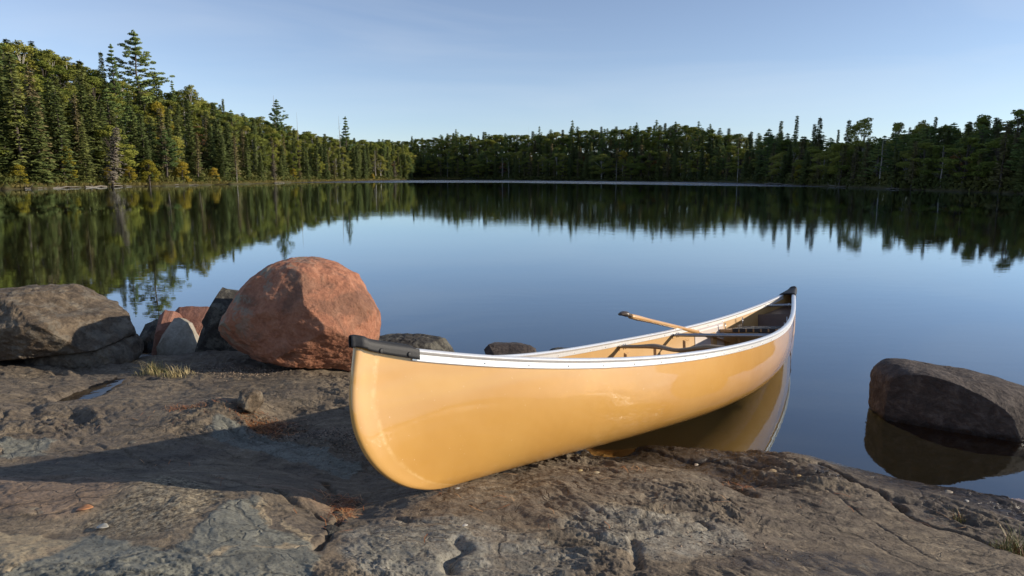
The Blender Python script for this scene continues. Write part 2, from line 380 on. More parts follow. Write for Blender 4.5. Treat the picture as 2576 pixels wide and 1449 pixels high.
def ground_mat():
    t = NT('bedrock'); co = t.coord()
    st = t.mapping(co, (1, 3.2, 1), (0, 0, R(22)))
    a, b, g, hg = rock_layers(t, co)
    s1 = t.noise(st, 6, 8, .62, .5)
    c = t.ramp(s1, [(.25, (.09, .070, .050)), (.42, (.165, .132, .094)), (.58, (.235, .19, .135)), (.76, (.37, .31, .225))])
    c = t.mix(t.ramp(a, [(.35, 0), (.7, .75)]), c, (.095, .08, .07))
    c = t.mix(t.math('MULTIPLY', t.attr('red'), .8), c, t.ramp(s1, [(.3, (.17, .118, .082)), (.7, (.29, .21, .15))]))
    c = t.mix(t.math('MULTIPLY', t.attr('blue'), 1.), c, t.ramp(b, [(.3, (.145, .148, .13)), (.7, (.215, .215, .185))]))
    c = t.mix(t.math('MULTIPLY', t.attr('tan'), .95), c, t.ramp(b, [(.3, (.26, .205, .14)), (.55, (.34, .28, .19))]))
    c = t.mix(t.math('MULTIPLY', t.attr('sand'), .9), c, t.ramp(g, [(.38, (.05, .04, .03)), (.5, (.2, .165, .115)), (.65, (.36, .31, .22))]))
    c = t.mix(t.math('MULTIPLY', t.attr('pale'), t.ramp(b, [(.35, .25), (.6, .9)])), c, t.ramp(g, [(.3, (.17, .16, .14)), (.7, (.31, .295, .255))]))
    lich = t.ramp(t.noise(co, 11, 5, .6), [(.66, 0), (.7, .7)])
    c = t.mix(t.math('MULTIPLY', lich, .6), c, (.27, .27, .22))
    wv = t.n('ShaderNodeVectorMath', {0: t.mapping(co, (1, 2.3, 1), (0, 0, R(20))), 1: t.n('ShaderNodeVectorMath', {0: t.n('ShaderNodeTexNoise', {'Vector': co, 'Scale': 3.5, 'Detail': 5}).outputs[1], 1: (.55, .55, .55)}, operation='MULTIPLY')}, operation='ADD')
    j1 = t.n('ShaderNodeTexVoronoi', {'Vector': wv.outputs[0], 'Scale': 1.5}, feature='DISTANCE_TO_EDGE').outputs[0]
    j2 = t.n('ShaderNodeTexVoronoi', {'Vector': wv.outputs[0], 'Scale': 5.}, feature='DISTANCE_TO_EDGE').outputs[0]
    jm = t.ramp(t.noise(co, 2.1, 3), [(.42, 0), (.58, 1)])
    c1_ = t.ramp(j1, [(.0, 1), (.012, .8), (.03, 0)]); c2_ = t.math('MULTIPLY', t.ramp(j2, [(.0, 1), (.02, .7), (.045, 0)]), jm)
    crk = t.math('MULTIPLY', t.math('MAXIMUM', t.math('MULTIPLY', c1_, .6), t.math('MULTIPLY', c2_, .5)), t.ramp(b, [(.35, .3), (.6, 1)]))
    c = t.mix(t.math('MULTIPLY', crk, .8), c, (.03, .024, .018))
    fl = t.n('ShaderNodeTexVoronoi', {'Vector': wv.outputs[0], 'Scale': 5.}, feature='F1').outputs[1]
    c = t.mix(.28, c, t.ramp(fl, [(.1, .62), (.9, 1.25)]), 'MULTIPLY')
    calm = t.math('SUBTRACT', 1., t.math('MULTIPLY', t.math('MAXIMUM', t.math('MAXIMUM', t.attr('blue'), t.attr('tan')), t.attr('red')), .55))
    hg = t.math('ADD', t.math('MULTIPLY', hg, calm), t.math('MULTIPLY', crk, -1.1))
    # dark mineral flecks and fine grain
    c = t.mix(t.ramp(t.noise(co, 120, 3, .7), [(.34, .6), (.44, 0)]), c, (.03, .025, .02))
    c = t.mix(.55, c, t.ramp(g, [(.3, .42), (.62, 1.05)]), 'MULTIPLY')
    c = t.mix(1., c, (1.12, 1.10, 1.04), 'MULTIPLY')
    z = t.n('ShaderNodeSeparateXYZ', {'Vector': co}).outputs[2]
    zz = t.math('ADD', z, t.math('MULTIPLY', t.math('SUBTRACT', a, .5), .09))
    wl = t.ramp(zz, [(0.0, 1), (.035, 1), (.085, 0)])
    wet = t.math('MAXIMUM', wl, t.math('MULTIPLY', t.attr('wet'), t.ramp(b, [(.45, 1), (.58, 0)])))
    c = t.mix(wet, c, t.mix(1, c, (.34, .32, .32), 'MULTIPLY'))
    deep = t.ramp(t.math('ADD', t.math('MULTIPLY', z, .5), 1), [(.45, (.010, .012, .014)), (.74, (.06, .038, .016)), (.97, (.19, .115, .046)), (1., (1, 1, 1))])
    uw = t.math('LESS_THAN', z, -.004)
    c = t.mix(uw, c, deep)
    ro = t.mix(wet, (.82,)*3, (.22,)*3)
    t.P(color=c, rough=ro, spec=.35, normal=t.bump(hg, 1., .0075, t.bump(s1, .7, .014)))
    return t.m
build_ground()

# ------------------------------------------------------------ water
def build_water():
    # calm sheet with an opening where the hull sits in it
    pts = []
    for side in (1, -1):
        us = np.linspace(0, 1, 160); row = []
        for u in us:
            ws = np.linspace(0, 1, 200)
            q = hull_pt(np.full(200, u), ws, side, .003); q[:, 1] *= -1
            P = (_O[:, None]+CM@q.T).T
            above = P[:, 2] > 0
            if above.all() or not above.any(): continue
            i = int(np.argmax(above)); 
            if i == 0: continue
            tt = -P[i-1, 2]/(P[i, 2]-P[i-1, 2]); row.append(P[i-1]+(P[i]-P[i-1])*tt)
        pts.append(row)
    loop = pts[0]+pts[1][::-1]
    bm = bmesh.new()
    S = 2500
    outer = [bm.verts.new(p) for p in ((-S, -S, 0), (S, -S, 0), (S, S, 0), (-S, S, 0))]
    inner = [bm.verts.new((p[0], p[1], 0)) for p in loop]
    es = [bm.edges.new((outer[i], outer[(i+1) % 4])) for i in range(4)]+[bm.edges.new((inner[i], inner[(i+1) % len(inner)])) for i in range(len(inner))]
    bmesh.ops.triangle_fill(bm, use_beauty=True, use_dissolve=False, edges=es)
    for f in bm.faces:
        if f.normal.z < 0: f.normal_flip()
    # drop faces that fill the hull opening, if any
    c = [f for f in bm.faces if inpoly(np.array([f.calc_center_median().x]), np.array([f.calc_center_median().y]), [(p[0], p[1]) for p in loop])[0]]
    bmesh.ops.delete(bm, geom=c, context='FACES_ONLY')
    me = bpy.data.meshes.new('water'); bm.to_mesh(me); bm.free()
    t = NT('lake_water'); me.materials.append(t.m)
    co = t.coord()
    p1 = t.mapping(co, (.8, 2.4, 1)); n1 = t.noise(p1, 2.6, 3, .5, .3)
    p2 = t.mapping(co, (.35, 1., 1)); n2 = t.noise(p2, .55, 3, .5)
    p3 = t.mapping(co, (1, 1.7, 1)); n3 = t.noise(p3, 11, 3, .5)
    patch = t.ramp(t.noise(co, .05, 3, .5), [(.4, .25), (.62, 1)])
    h = t.math('ADD', t.math('MULTIPLY', n1, .55), t.math('MULTIPLY', n2, 1.1))
    h = t.math('ADD', h, t.math('MULTIPLY', n3, .10))
    nb = t.bump(t.math('MULTIPLY', h, patch), .10, .024)
    # breeze-ruffled band on the far water
    sx = t.n('ShaderNodeSeparateXYZ', {'Vector': co})
    yb = t.math('ADD', sx.outputs[1], t.math('MULTIPLY', t.math('MAXIMUM', sx.outputs[0], 0.), 1.6))
    yb = t.math('ADD', yb, t.math('MULTIPLY', t.noise(t.mapping(co, (.02, .05, 1)), 1, 4), 14))
    wind = t.ramp(t.math('MULTIPLY', yb, .002), [(.345, 0), (.36, 1), (.53, 1), (.60, 0)])
    rip = t.bump(t.noise(t.mapping(co, (1, 1.6, 1)), 2.2, 3, .6), 1., .9)
    nm = t.n('ShaderNodeMix', data_type='VECTOR'); t.set(nm, 0, wind); t.set(nm, 4, nb); t.set(nm, 5, rip)
    nn = nm.outputs[1]
    gl = t.n('ShaderNodeBsdfGlossy', {'Color': (.82, .92, 1.), 'Roughness': t.math('MULTIPLY', wind, .3), 'Normal': nn})
    tr = t.n('ShaderNodeBsdfTransparent', {'Color': (.80, .60, .34)})
    body = t.n('ShaderNodeBsdfDiffuse', {'Color': (.012, .010, .006)})
    lo = t.n('ShaderNodeMixShader', {0: .1}); t.t.links.new(tr.outputs[0], lo.inputs[1]); t.t.links.new(body.outputs[0], lo.inputs[2])
    bf = t.n('ShaderNodeNewGeometry').outputs['Backfacing']
    fr = t.n('ShaderNodeFresnel', {'IOR': t.math('SUBTRACT', 1.5, t.math('MULTIPLY', bf, 1.5-1/1.5)), 'Normal': nn})   # same reflectance from below: light reaches the bed
    fac = t.math('SUBTRACT', 1., t.math('POWER', t.math('SUBTRACT', 1., fr.outputs[0]), 1.75))
    mx = t.n('ShaderNodeMixShader', {0: fac}); t.t.links.new(lo.outputs[0], mx.inputs[1]); t.t.links.new(gl.outputs[0], mx.inputs[2])
    t.t.links.new(mx.outputs[0], t.o.inputs[0]); t.t.nodes.remove(t.p)
    tag(link('water', me), 'calm blue lake water mirroring sky and forest', None, None, 'structure')
build_water()
# ------------------------------------------------------------ canoe
def kevlar(name, inside=False):
    t = NT(name); co = t.coord(); sx = t.n('ShaderNodeSeparateXYZ', {'Vector': co})
    X, Z = sx.outputs[0], sx.outputs[2]
    # woven cloth: two crossing families of threads on the hull side
    w1 = t.math('SINE', t.math('MULTIPLY', X, 1250.)); w2 = t.math('SINE', t.math('MULTIPLY', Z, 1250.))
    weave = t.math('MULTIPLY', w1, w2)
    blot = t.noise(co, 2.3, 4, .55); fine = t.noise(co, 45, 4, .6)
    if inside: c = t.ramp(blot, [(.3, (.50, .30, .11)), (.7, (.60, .38, .16))])
    else: c = t.ramp(blot, [(.3, (.555, .285, .058)), (.7, (.625, .345, .085))])
    c = t.mix(t.math('MULTIPLY', t.math('ADD', weave, 1.), .10), c, (.30, .13, .02))
    if not inside:
        band = t.attr('band'); seam = t.attr('seam')
        c = t.mix(t.math('MULTIPLY', band, .28), c, (.66, .40, .15))
        c = t.mix(t.math('MULTIPLY', seam, t.ramp(fine, [(.4, .1), (.6, .55)])), c, (.78, .55, .25))
        # scuffs near the waterline
        scr = t.ramp(t.noise(t.mapping(co, (3, 3, 40)), 3, 5, .7), [(.66, 0), (.72, 1)])
        low = t.ramp(Z, [(.0, 1), (.14, 0)])
        c = t.mix(t.math('MULTIPLY', t.math('MULTIPLY', scr, low), .45), c, (.75, .6, .42))
        spk = t.ramp(t.noise(co, 90, 2), [(.735, 0), (.75, 1)])
        c = t.mix(t.math('MULTIPLY', spk, .35), c, (.85, .7, .5))
    nb = t.bump(t.math('ADD', t.math('MULTIPLY', weave, .2), t.math('MULTIPLY', t.noise(co, 3.2, 3), 14.)), .5, .0009)
    t.P(color=c, rough=.42, spec=.4, coat=1. if not inside else .35, coatr=.05 if not inside else .25, normal=nb, cnormal=t.bump(t.noise(t.mapping(co, (.8, 1, 3.2)), 1.1, 2, .45, .3), .6, .05))
    t.p.inputs['Coat IOR'].default_value = 1.6
    return t.m
M_hull = kevlar('golden_cloth_laminate'); M_in = kevlar('golden_cloth_inside', True)
M_alu = simple('brushed_aluminium', (.88, .88, .87), .36, .55, .06, 60)
M_alu2 = simple('grey_anodised_tube', (.33, .35, .38), .38, .8, .1, 60)
M_black = simple('black_vinyl', (.016, .017, .019), .62, 0, .25, 220, .0006)
M_steel = simple('screw_steel', (.5, .5, .5), .3, 1, .1)
M_dark = simple('black_webbing', (.012, .012, .014), .6, 0, .3, 150, .0005)
M_tank = simple('brown_float_tank', (.10, .055, .035), .45, 0, .15, 10)
def woodmat(name, c1, c2, rough=.38, coat=.5):
    t = NT(name); co = t.coord(); m = t.mapping(co, (2, 40, 40)); n = t.noise(m, 2.2, 6, .6, .8)
    t.P(color=t.ramp(n, [(.3, c1), (.7, c2)]), rough=rough, coat=coat, coatr=.15, normal=t.bump(n, .3, .0006)); return t.m
M_ash = woodmat('weathered_ash_wood', (.22, .145, .075), (.33, .225, .12), .5, .2)
M_seat = woodmat('varnished_seat_wood', (.35, .19, .08), (.48, .28, .12))
M_pad = woodmat('varnished_paddle_wood', (.50, .27, .10), (.66, .40, .17), .3, .8)
M_grip = woodmat('dark_worn_grip', (.06, .045, .03), (.11, .08, .055), .45, .3)

canoe = empty('canoe', (0, 0, 0), 'golden yellow canoe with aluminium rails drawn up on the bedrock shore', 'canoe')
canoe.matrix_world = Matrix([[*CM[0], _O[0]], [*CM[1], _O[1]], [*CM[2], _O[2]], [0, 0, 0, 1]])
def lp(x, w, side, off=0.):                # point on the hull side in canoe coordinates (y to the left)
    q = hull_pt(np.array(float(x)/CL), np.array(float(w)), side, off); return np.array([q[0], -q[1], q[2]])
def hull_mesh():
    nu, nw = 260, 46
    us = .5-.5*np.cos(np.linspace(0, math.pi, nu)); us = .35*us+.65*np.linspace(0, 1, nu)
    us = np.clip(np.concatenate([us[:1], np.geomspace(.00025, us[1]*.8, 10), us[1:-1], 1-np.geomspace(.00025, us[1]*.8, 10)[::-1], us[-1:]]), 0, 1); nu = len(us)
    ws = np.linspace(0, 1, nw)**1.35
    rows = []
    for side in (1, -1):
        U, W_ = np.meshgrid(us, ws, indexing='ij'); rows.append(hull_pt(U, W_, side))
    A = rows[0]; B = rows[1][:, 1:]
    ring = np.concatenate([A[:, ::-1], B], 1)     # from the right sheer down over the keel up to the left sheer
    ring[..., 1] *= -1
    n, m = ring.shape[:2]
    V = ring.reshape(-1, 3)
    me = npmesh('hull', V, np.ascontiguousarray(grid_faces(n, m)), True, (M_hull, M_in))
    # reinforcing band that follows the stem
    z = V[:, 2]; x = V[:, 0]
    wv = np.concatenate([ws[::-1], ws[1:]]); Wg = np.tile(wv, (n, 1)).ravel()
    a0, a1 = stem_x(Wg); db = x-a0; ds = a1-x
    edge = .075+.03*(1-Wg)
    d = np.minimum(db, ds)
    attr(me, 'band', 1-sstep(-.006, .006, d-edge)); attr(me, 'seam', np.exp(-((d-edge)/.006)**2))
    o = link('hull', me, canoe)
    s = o.modifiers.new('shell', 'SOLIDIFY'); s.thickness = .006; s.offset = 1 if False else -1; s.material_offset = 1; s.use_rim = True
    bm = bmesh.new(); bm.from_mesh(me); bmesh.ops.remove_doubles(bm, verts=bm.verts, dist=.00005); bmesh.ops.recalc_face_normals(bm, faces=bm.faces)
    # outward normals: test one face near midships
    bm.faces.ensure_lookup_table(); c = max(bm.faces, key=lambda f: f.calc_center_median().y); 
    if c.normal.y < 0: bmesh.ops.reverse_faces(bm, faces=bm.faces)
    bm.to_mesh(me); bm.free()
    return o
hull_mesh()
# gunwales ---------------------------------------------------------------
GP = [(-.0085, -.030), (-.0045, -.033), (.0055, -.033), (.0085, -.030), (.0095, -.008), (.016, -.003), (.018, .003), (.015, .009), (.008, .0125), (-.006, .0125), (-.013, .009), (-.016, .003), (-.014, -.003), (-.0095, -.008)]
def gunwale(side):
    xs = np.concatenate([np.linspace(.21, CL-.2, 150)])
    C_ = np.array([lp(x, 1, side) for x in xs]); T = np.gradient(C_, axis=0); T /= np.linalg.norm(T, axis=1)[:, None]
    V = []
    for p, t_ in zip(C_, T):
        out = np.cross(t_, [0, 0, 1]); out /= np.linalg.norm(out)
        if out[1]*(-side) < 0: out = -out
        upv = np.cross(t_, out); upv = upv if upv[2] > 0 else -upv
        for a, b in GP: V.append(p+out*(a-.002)+upv*b)
    k = len(GP); n = len(xs)
    Fc = [(i*k+j, i*k+(j+1) % k, (i+1)*k+(j+1) % k, (i+1)*k+j) for i in range(n-1) for j in range(k)]+[tuple(range(k)), tuple((n-1)*k+j for j in range(k))[::-1]]
    bm = bmesh.new(); vs = [bm.verts.new(v) for v in V]
    for f in Fc: bm.faces.new([vs[i] for i in f])
    bmesh.ops.recalc_face_normals(bm, faces=bm.faces); me = bpy.data.meshes.new('gunwale'); bm.to_mesh(me); bm.free()
    me.polygons.foreach_set('use_smooth', np.ones(len(me.polygons), bool)); me.materials.append(M_alu)
    g = link('gunwale', me, canoe); e = g.modifiers.new('e', 'EDGE_SPLIT'); e.split_angle = R(38)
    # rivets on both faces of the rail
    rm = MB(); k2 = 10; vv = [(0, 0, .0022)]+[(.0042*math.cos(a), .0042*math.sin(a), 0) for a in np.linspace(0, 2*math.pi, k2, endpoint=False)]
    me_r = None
    for x in np.arange(.50, CL-.35, .205):
        p = lp(x, 1, side); q = lp(x+.01, 1, side); t_ = q-p; t_ /= np.linalg.norm(t_); out = np.cross(t_, [0, 0, 1]); out /= np.linalg.norm(out)
        if out[1]*(-side) < 0: out = -out
        for sgn, o_ in ((1, .0068), (-1, .0112)):
            if me_r is None:
                V = [(math.cos(a)*math.cos(e)*.0045, math.sin(a)*math.cos(e)*.0045, math.sin(e)*.003) for e in (0, .5, 1.) for a in np.linspace(0, 2*math.pi, 10, endpoint=False)]+[(0, 0, .003)]
                Fc = [(r_*10+j, r_*10+(j+1) % 10, (r_+1)*10+(j+1) % 10, (r_+1)*10+j) for r_ in range(2) for j in range(10)]+[(20+j, 20+(j+1) % 10, 30) for j in range(10)]
                me_r = npmesh('rivet', V, Fc, True, (M_steel,))
            r = link('rivet', me_r, g); n_ = Vector(out*sgn)
            r.matrix_local = Matrix.Translation(Vector(p+out*sgn*o_-np.array([0, 0, .020]))) @ n_.to_track_quat('Z', 'Y').to_matrix().to_4x4()
for sd_ in (1, -1): gunwale(sd_)
# deck plates -------------------------------------------------------------
def deck_plate(bow):
    Ld = .225 if bow else .24
    xs = np.concatenate([[-.014, -.012, -.008, 0], np.linspace(.01, Ld, 26)]); n = len(xs); V = []; k = 17
    for i, x in enumerate(xs):
        X = x if bow else CL-x
        b = abs(lp(np.clip(X, 0.0, CL), 1, 1)[1]) if x > 0 else 0
        zt = float(sheer(X))+.017+(.004 if x < .03 else 0)+(.003*math.exp(-(x/.05)**2))
        hw = (b+.0125) if x > 0 else [.004, .007, .0095, .0115][i]
        sk = .024+.010*max(0, x)/Ld
        for j in range(k):
            if j < 4: y, z = -hw-.0005, zt-.010-sk*(1-j/3.)
            elif j > 12: y, z = hw+.0005, zt-.010-sk*((j-13)/3.)
            else:
                a = (j-4)/8*2-1; y = hw*math.sin(a*math.pi/2)*.985
                z = zt+.004*(1-a*a)-.008*abs(a)**6
            xx = X
            if 4 <= j <= 12 and i >= n-3:          # scooped inner edge
                xx = X-(1 if bow else -1)*.045*(1-abs((j-4)/8*2-1)**2)*(i-(n-4))/3
            V.append((xx, y, z))
    me = npmesh('deck_plate', V, np.ascontiguousarray(grid_faces(n, k)), True, (M_black,))
    bm = bmesh.new(); bm.from_mesh(me); bmesh.ops.recalc_face_normals(bm, faces=bm.faces)
    top = max(bm.faces, key=lambda f: f.normal.z*f.calc_area() if True else 0)
    if sum(f.normal.z*f.calc_area() for f in bm.faces) < 0: bmesh.ops.reverse_faces(bm, faces=bm.faces)
    bm.to_mesh(me); bm.free()
    o = link('deck_plate', me, canoe); s = o.modifiers.new('s', 'SOLIDIFY'); s.thickness = .004; s.offset = 1
    for x in ((.08, .185) if bow else (.09, .2)):
        for side in (1, -1):
            X = x if bow else CL-x
            p = lp(X, 1, side); hw = abs(p[1])+.0125+.0045
            m = MB(); m.tube([(0, 0, 0), (0, 0, .0012), (0, 0, .0032), (0, 0, .0034)], [.0095, .0095, .0060, .0005], 14, up=(1, 0, 0))
            s_ = m.build('screw', M_steel if x > .2 else M_black, o)
            s_.matrix_local = Matrix.Translation(Vector((X, math.copysign(hw, p[1]), p[2]-.012))) @ Vector((0, math.copysign(1, p[1]), 0)).to_track_quat('Z', 'Y').to_matrix().to_4x4()
deck_plate(True); deck_plate(False)
# thwarts -----------------------------------------------------------------
def thwart(name, s, mat, rad, flat, drop=.028, wave=None, label=None):
    x = s*CL; b = abs(lp(x, 1, 1)[1])-.012; z = float(sheer(x))-drop
    ys = np.linspace(-b, b, 41); P = np.array([(x+(wave(y/b)[0] if wave else 0), y, z+(wave(y/b)[1] if wave else 0)) for y in ys])
    rr = np.array([rad*(1+(wave(y/b)[2] if wave else 0)) for y in ys])
    m = MB(); m.tube(P, rr, 14, flat)
    o = m.build(name, mat, canoe); tag(o, label)
    for sg in (-1, 1):
        for dx in (-.014, .014):
            q = MB(); q.tube([(x+dx, sg*(b-.03), z-.018), (x+dx, sg*(b-.03), z+rad*flat+.006)], .0035, 8, up=(1, 0, 0)); q.build('bolt', M_steel, o)
    return o
thwart('yoke', .5, M_ash, .027, .45, .034, lambda t: (.05*math.exp(-(t/.28)**2)*-1, -.012*math.exp(-(t/.2)**2)+.006*math.exp(-((abs(t)-.45)/.2)**2), .35*math.exp(-((abs(t)-.42)/.16)**2)), 'carved wooden yoke')
thwart('thwart', .645, M_alu2, .017, .75, .030)
thwart('thwart', .914, M_alu2, .015, .75, .026)
thwart('thwart', .14, M_alu2, .015, .75, .026)
# ribs ---------------------------------------------------------------------
def rib(s, wtop=.80, width=.055, thick=.022):
    for side in (1, -1):
        V = []; ws = np.concatenate([[wtop+.0], np.linspace(wtop-.03, .02, 26)])
        for i, wv in enumerate(ws):
            for dx, th in ((-width/2-.008, .006), (-width/2, thick if i else .007), (width/2, thick if i else .007), (width/2+.008, .006)):
                x = s*CL+dx; q = hull_pt(np.array(x/CL), np.array(wv), side); 
                # inward offset along the section normal
                q2 = hull_pt(np.array(x/CL), np.array(min(wv+.01, 1)), side); t_ = q2-q; nrm = np.array([0, -t_[2]*side, t_[1]*side*side]); nrm = np.array([0, -side*abs(t_[2]), abs(t_[1])]); nrm /= np.linalg.norm(nrm)
                q = q+nrm*(th+.0005); V.append((q[0], -q[1], q[2]))
        me = npmesh('rib', V, np.ascontiguousarray(grid_faces(len(ws), 4)), False, (M_in,))
        o = link('rib', me, canoe); sm = o.modifiers.new('s', 'SOLIDIFY'); sm.thickness = .002; sm.offset = 0
for s in (.26, .35, .435, .52, .60, .68, .755, .83): rib(s)
# sunlit glossy patch painted as a pale sheet on the inner hull wall
def sunlit_patch(x0, x1, w0, w1):
    for side in (-1,):
        xs = np.linspace(x0, x1, 30); ws = np.linspace(w0, w1, 14); V = []
        for x in xs:
            for wv in ws:
                q = hull_pt(np.array(x/CL), np.array(wv), side); q2 = hull_pt(np.array(x/CL), np.array(wv+.01), side); t_ = q2-q
                nrm = np.array([0, -side*abs(t_[2]), abs(t_[1])]); nrm /= np.linalg.norm(nrm); q = q+nrm*.0085; V.append((q[0], -q[1], q[2]))
        me = npmesh('sheen_sheet', V, np.ascontiguousarray(grid_faces(30, 14)), True, (simple('pale_painted_sheen', (.62, .55, .5), .3, 0, .05, 8, coat=.5),))
        o = link('sheen_panel', me, canoe); sm = o.modifiers.new('s', 'SOLIDIFY'); sm.thickness = .0015; sm.offset = 0; tag(o, 'pale panel painted as a sunlit patch')
sunlit_patch(.705*CL, .785*CL, .1, .93)
# seats ----------------------------------------------------------------------
def seat(s):
    x = s*CL; z = float(sheer(x))-.105; e = bpy.data.objects.new('seat', None)
    m = MB(); hl = .15
    bw = .185
    for dx in (-hl+.02, hl-.02):
        b = abs(lp(x+dx, .7, 1)[1])-.01
        m.box((x+dx, 0, z), (.038, 2*b, .024))
    for dy in (-bw, bw): m.box((x, dy, z+.001), (2*hl-.04, .036, .022))
    fr = m.build('seat', M_seat, canoe, False, .003)
    q = MB(); n = 6; st = (2*bw-.02)/n; wd = st*.78
    for i in range(n):                      # straps along the boat, over and under
        y = -bw+.01+st*(i+.5)
        for j in range(5):
            xa = x-hl+.0+(j)*2*hl/5; up = .0145 if (i+j) % 2 == 0 else .0118
            q.box((xa+hl/5, y, z+up), (2*hl/5-.002, wd, .0022))
    for j in range(5):
        xa = x-hl+(j+.5)*2*hl/5
        for i in range(n):
            y = -bw+.01+st*(i+.5); up = .0118 if (i+j) % 2 == 0 else .0145
            q.box((xa, y, z+up+.0003), (2*hl/5*.78, st-.002, .0022))
    for i in range(n):
        y = -bw+.01+st*(i+.5)
        q.box((x-hl-.0012, y, z), (.0022, wd, .027)); q.box((x+hl+.0012, y, z), (.0022, wd, .027))
    q.build('webbing', M_dark, fr, False)
    for dx in (-hl+.02, hl-.02):
        for sg in (-1, 1):
            k = MB(); b = abs(lp(x+dx, .9, 1)[1])-.035; k.tube([(x+dx, sg*b*.93, z), (x+dx, sg*b*.93, float(sheer(x+dx))-.03)], .0045, 8, up=(1, 0, 0)); k.build('hanger', M_steel, fr)
seat(.80); seat(.225)
# float tank with its warning label ---------------------------------------------
def tank():
    x0 = .885*CL; V = []; xs = np.linspace(x0, CL-.16, 8); k = 13
    def sec(x, top):
        P = []
        for wv in np.linspace(.04, top, 7): q = lp(x, wv, 1, .008); P.append(q)
        L_ = [np.array([p[0], -abs(p[1])+.0, p[2]]) for p in P]; R_ = [np.array([p[0], abs(p[1]), p[2]]) for p in P][::-1]
        return L_+R_
    for x in xs: V += sec(x, .84)
    k = 14; n = len(xs); Fc = [(i*k+j, i*k+(j+1) % k, (i+1)*k+(j+1) % k, (i+1)*k+j) for i in range(n-1) for j in range(k)]+[tuple(range(k))]
    m = MB(); m.add(V, Fc); o = m.build('float_tank', M_tank, canoe, False, .012)
    # label: yellow sheet with a black heading bar and lines of small print
    P = sec(x0, .84); zc = P[6][2]-.085; wd, hh = .15, .14
    Yl = simple('yellow_label', (.75, .50, .04), .5, 0, .05, 5); Bk = simple('black_ink', (.01, .01, .01), .5)
    m = MB(); m.box((x0-.0015, 0, zc), (.0015, wd, hh), m=0)
    m.box((x0-.0030, 0, zc+hh*.40), (.0012, wd*.96, hh*.15), m=1)
    for i, fr_ in enumerate((.8, .7, .75, .6, .72, .78, .5, .7)): m.box((x0-.0028, (fr_-.8)*.02, zc+hh*(.22-.085*i)), (.0006, wd*fr_, .0028), m=1)
    lb = m.build('warning_label', (Yl, Bk), o, False)
    cu = bpy.data.curves.new('txt', 'FONT'); cu.body = 'CAUTION'; cu.size = .022; cu.extrude = .0004; cu.align_x = 'CENTER'; cu.align_y = 'CENTER'; cu.space_character = 1.35
    to = bpy.data.objects.new('caution_text', cu); COL.objects.link(to); bpy.context.view_layer.update()
    me = bpy.data.meshes.new_from_object(to.evaluated_get(bpy.context.evaluated_depsgraph_get())); COL.objects.unlink(to); bpy.data.objects.remove(to)
    # text faces the middle of the boat
    Mx = Matrix(((0, 0, -1, x0-.0042), (-1, 0, 0, 0), (0, 1, 0, zc+hh*.40), (0, 0, 0, 1)))
    me.transform(Mx); bm = bmesh.new(); bm.from_mesh(lb.data); nb = len(bm.faces); bm.from_mesh(me); bm.faces.ensure_lookup_table()
    for f in bm.faces[nb:]: f.material_index = 0
    bm.to_mesh(lb.data); bm.free()
tank()
# ------------------------------------------------------------ paddle
def paddle():
    s_ = .652; x = s_*CL; Pg = lp(x, 1, -1); Pg = _O+CM@(Pg+np.array([0, 0, .0135+.016]))
    d = ray(1575, 793); best = None
    for dep in np.linspace(3.6, 5.2, 161):
        G = np.array([0, 0, H])+d*dep/d[1]; l = np.linalg.norm(Pg-G)
        if best is None or abs(l-.60) < best[0]:
            if G[1] < Pg[1]+.5: best = (abs(l-.60), G)
    G = best[1]; u = (Pg-G)/np.linalg.norm(Pg-G)
    ez = np.array([0, 0, 1.]); side = np.cross(u, ez); side /= np.linalg.norm(side); nrm = np.cross(side, u)
    Mx = np.stack([u, side, nrm], 1)
    root = empty('paddle', G, 'wooden paddle with dark worn grip resting across the far rail of the canoe', 'paddle')
    root.matrix_world = Matrix([[*Mx[0], G[0]], [*Mx[1], G[1]], [*Mx[2], G[2]], [0, 0, 0, 1]])
    m = MB(); xs = np.linspace(.045, .92, 40); rr = .0175+.004*np.exp(-((xs-.12)/.1)**2)+.002*sstep(.7, .92, xs)
    m.tube(np.stack([xs, 0*xs, 0*xs], 1), rr, 16, .92); m.build('shaft', M_pad, root)
    m = MB(); t_ = np.linspace(0, 1, 16)
    P = np.stack([.055-.125*t_, 0*t_, .012*np.sin(t_*2.0)-.016*t_**3], 1)
    m.tube(P, .014+.022*np.sin(np.clip(t_*1.0, 0, 1)*math.pi*.93)**1.5*(t_ > 0)+.0*t_, 16, .60-.1*t_); m.build('grip', M_grip, root)
    m = MB(); xs = np.linspace(.88, 1.36, 22); q = (xs-.88)/.48
    m.tube(np.stack([xs, 0*xs, -.03*q*q], 1), .014+.075*np.sin(np.clip(q*1.5, 0, math.pi/2))**1.3*np.sqrt(np.clip(1-((q-.55)/.46).clip(0, 1)**4, .02, 1)), 18, .16-.09*q, up=(0, 0, 1)); m.build('blade', M_pad, root)
paddle()
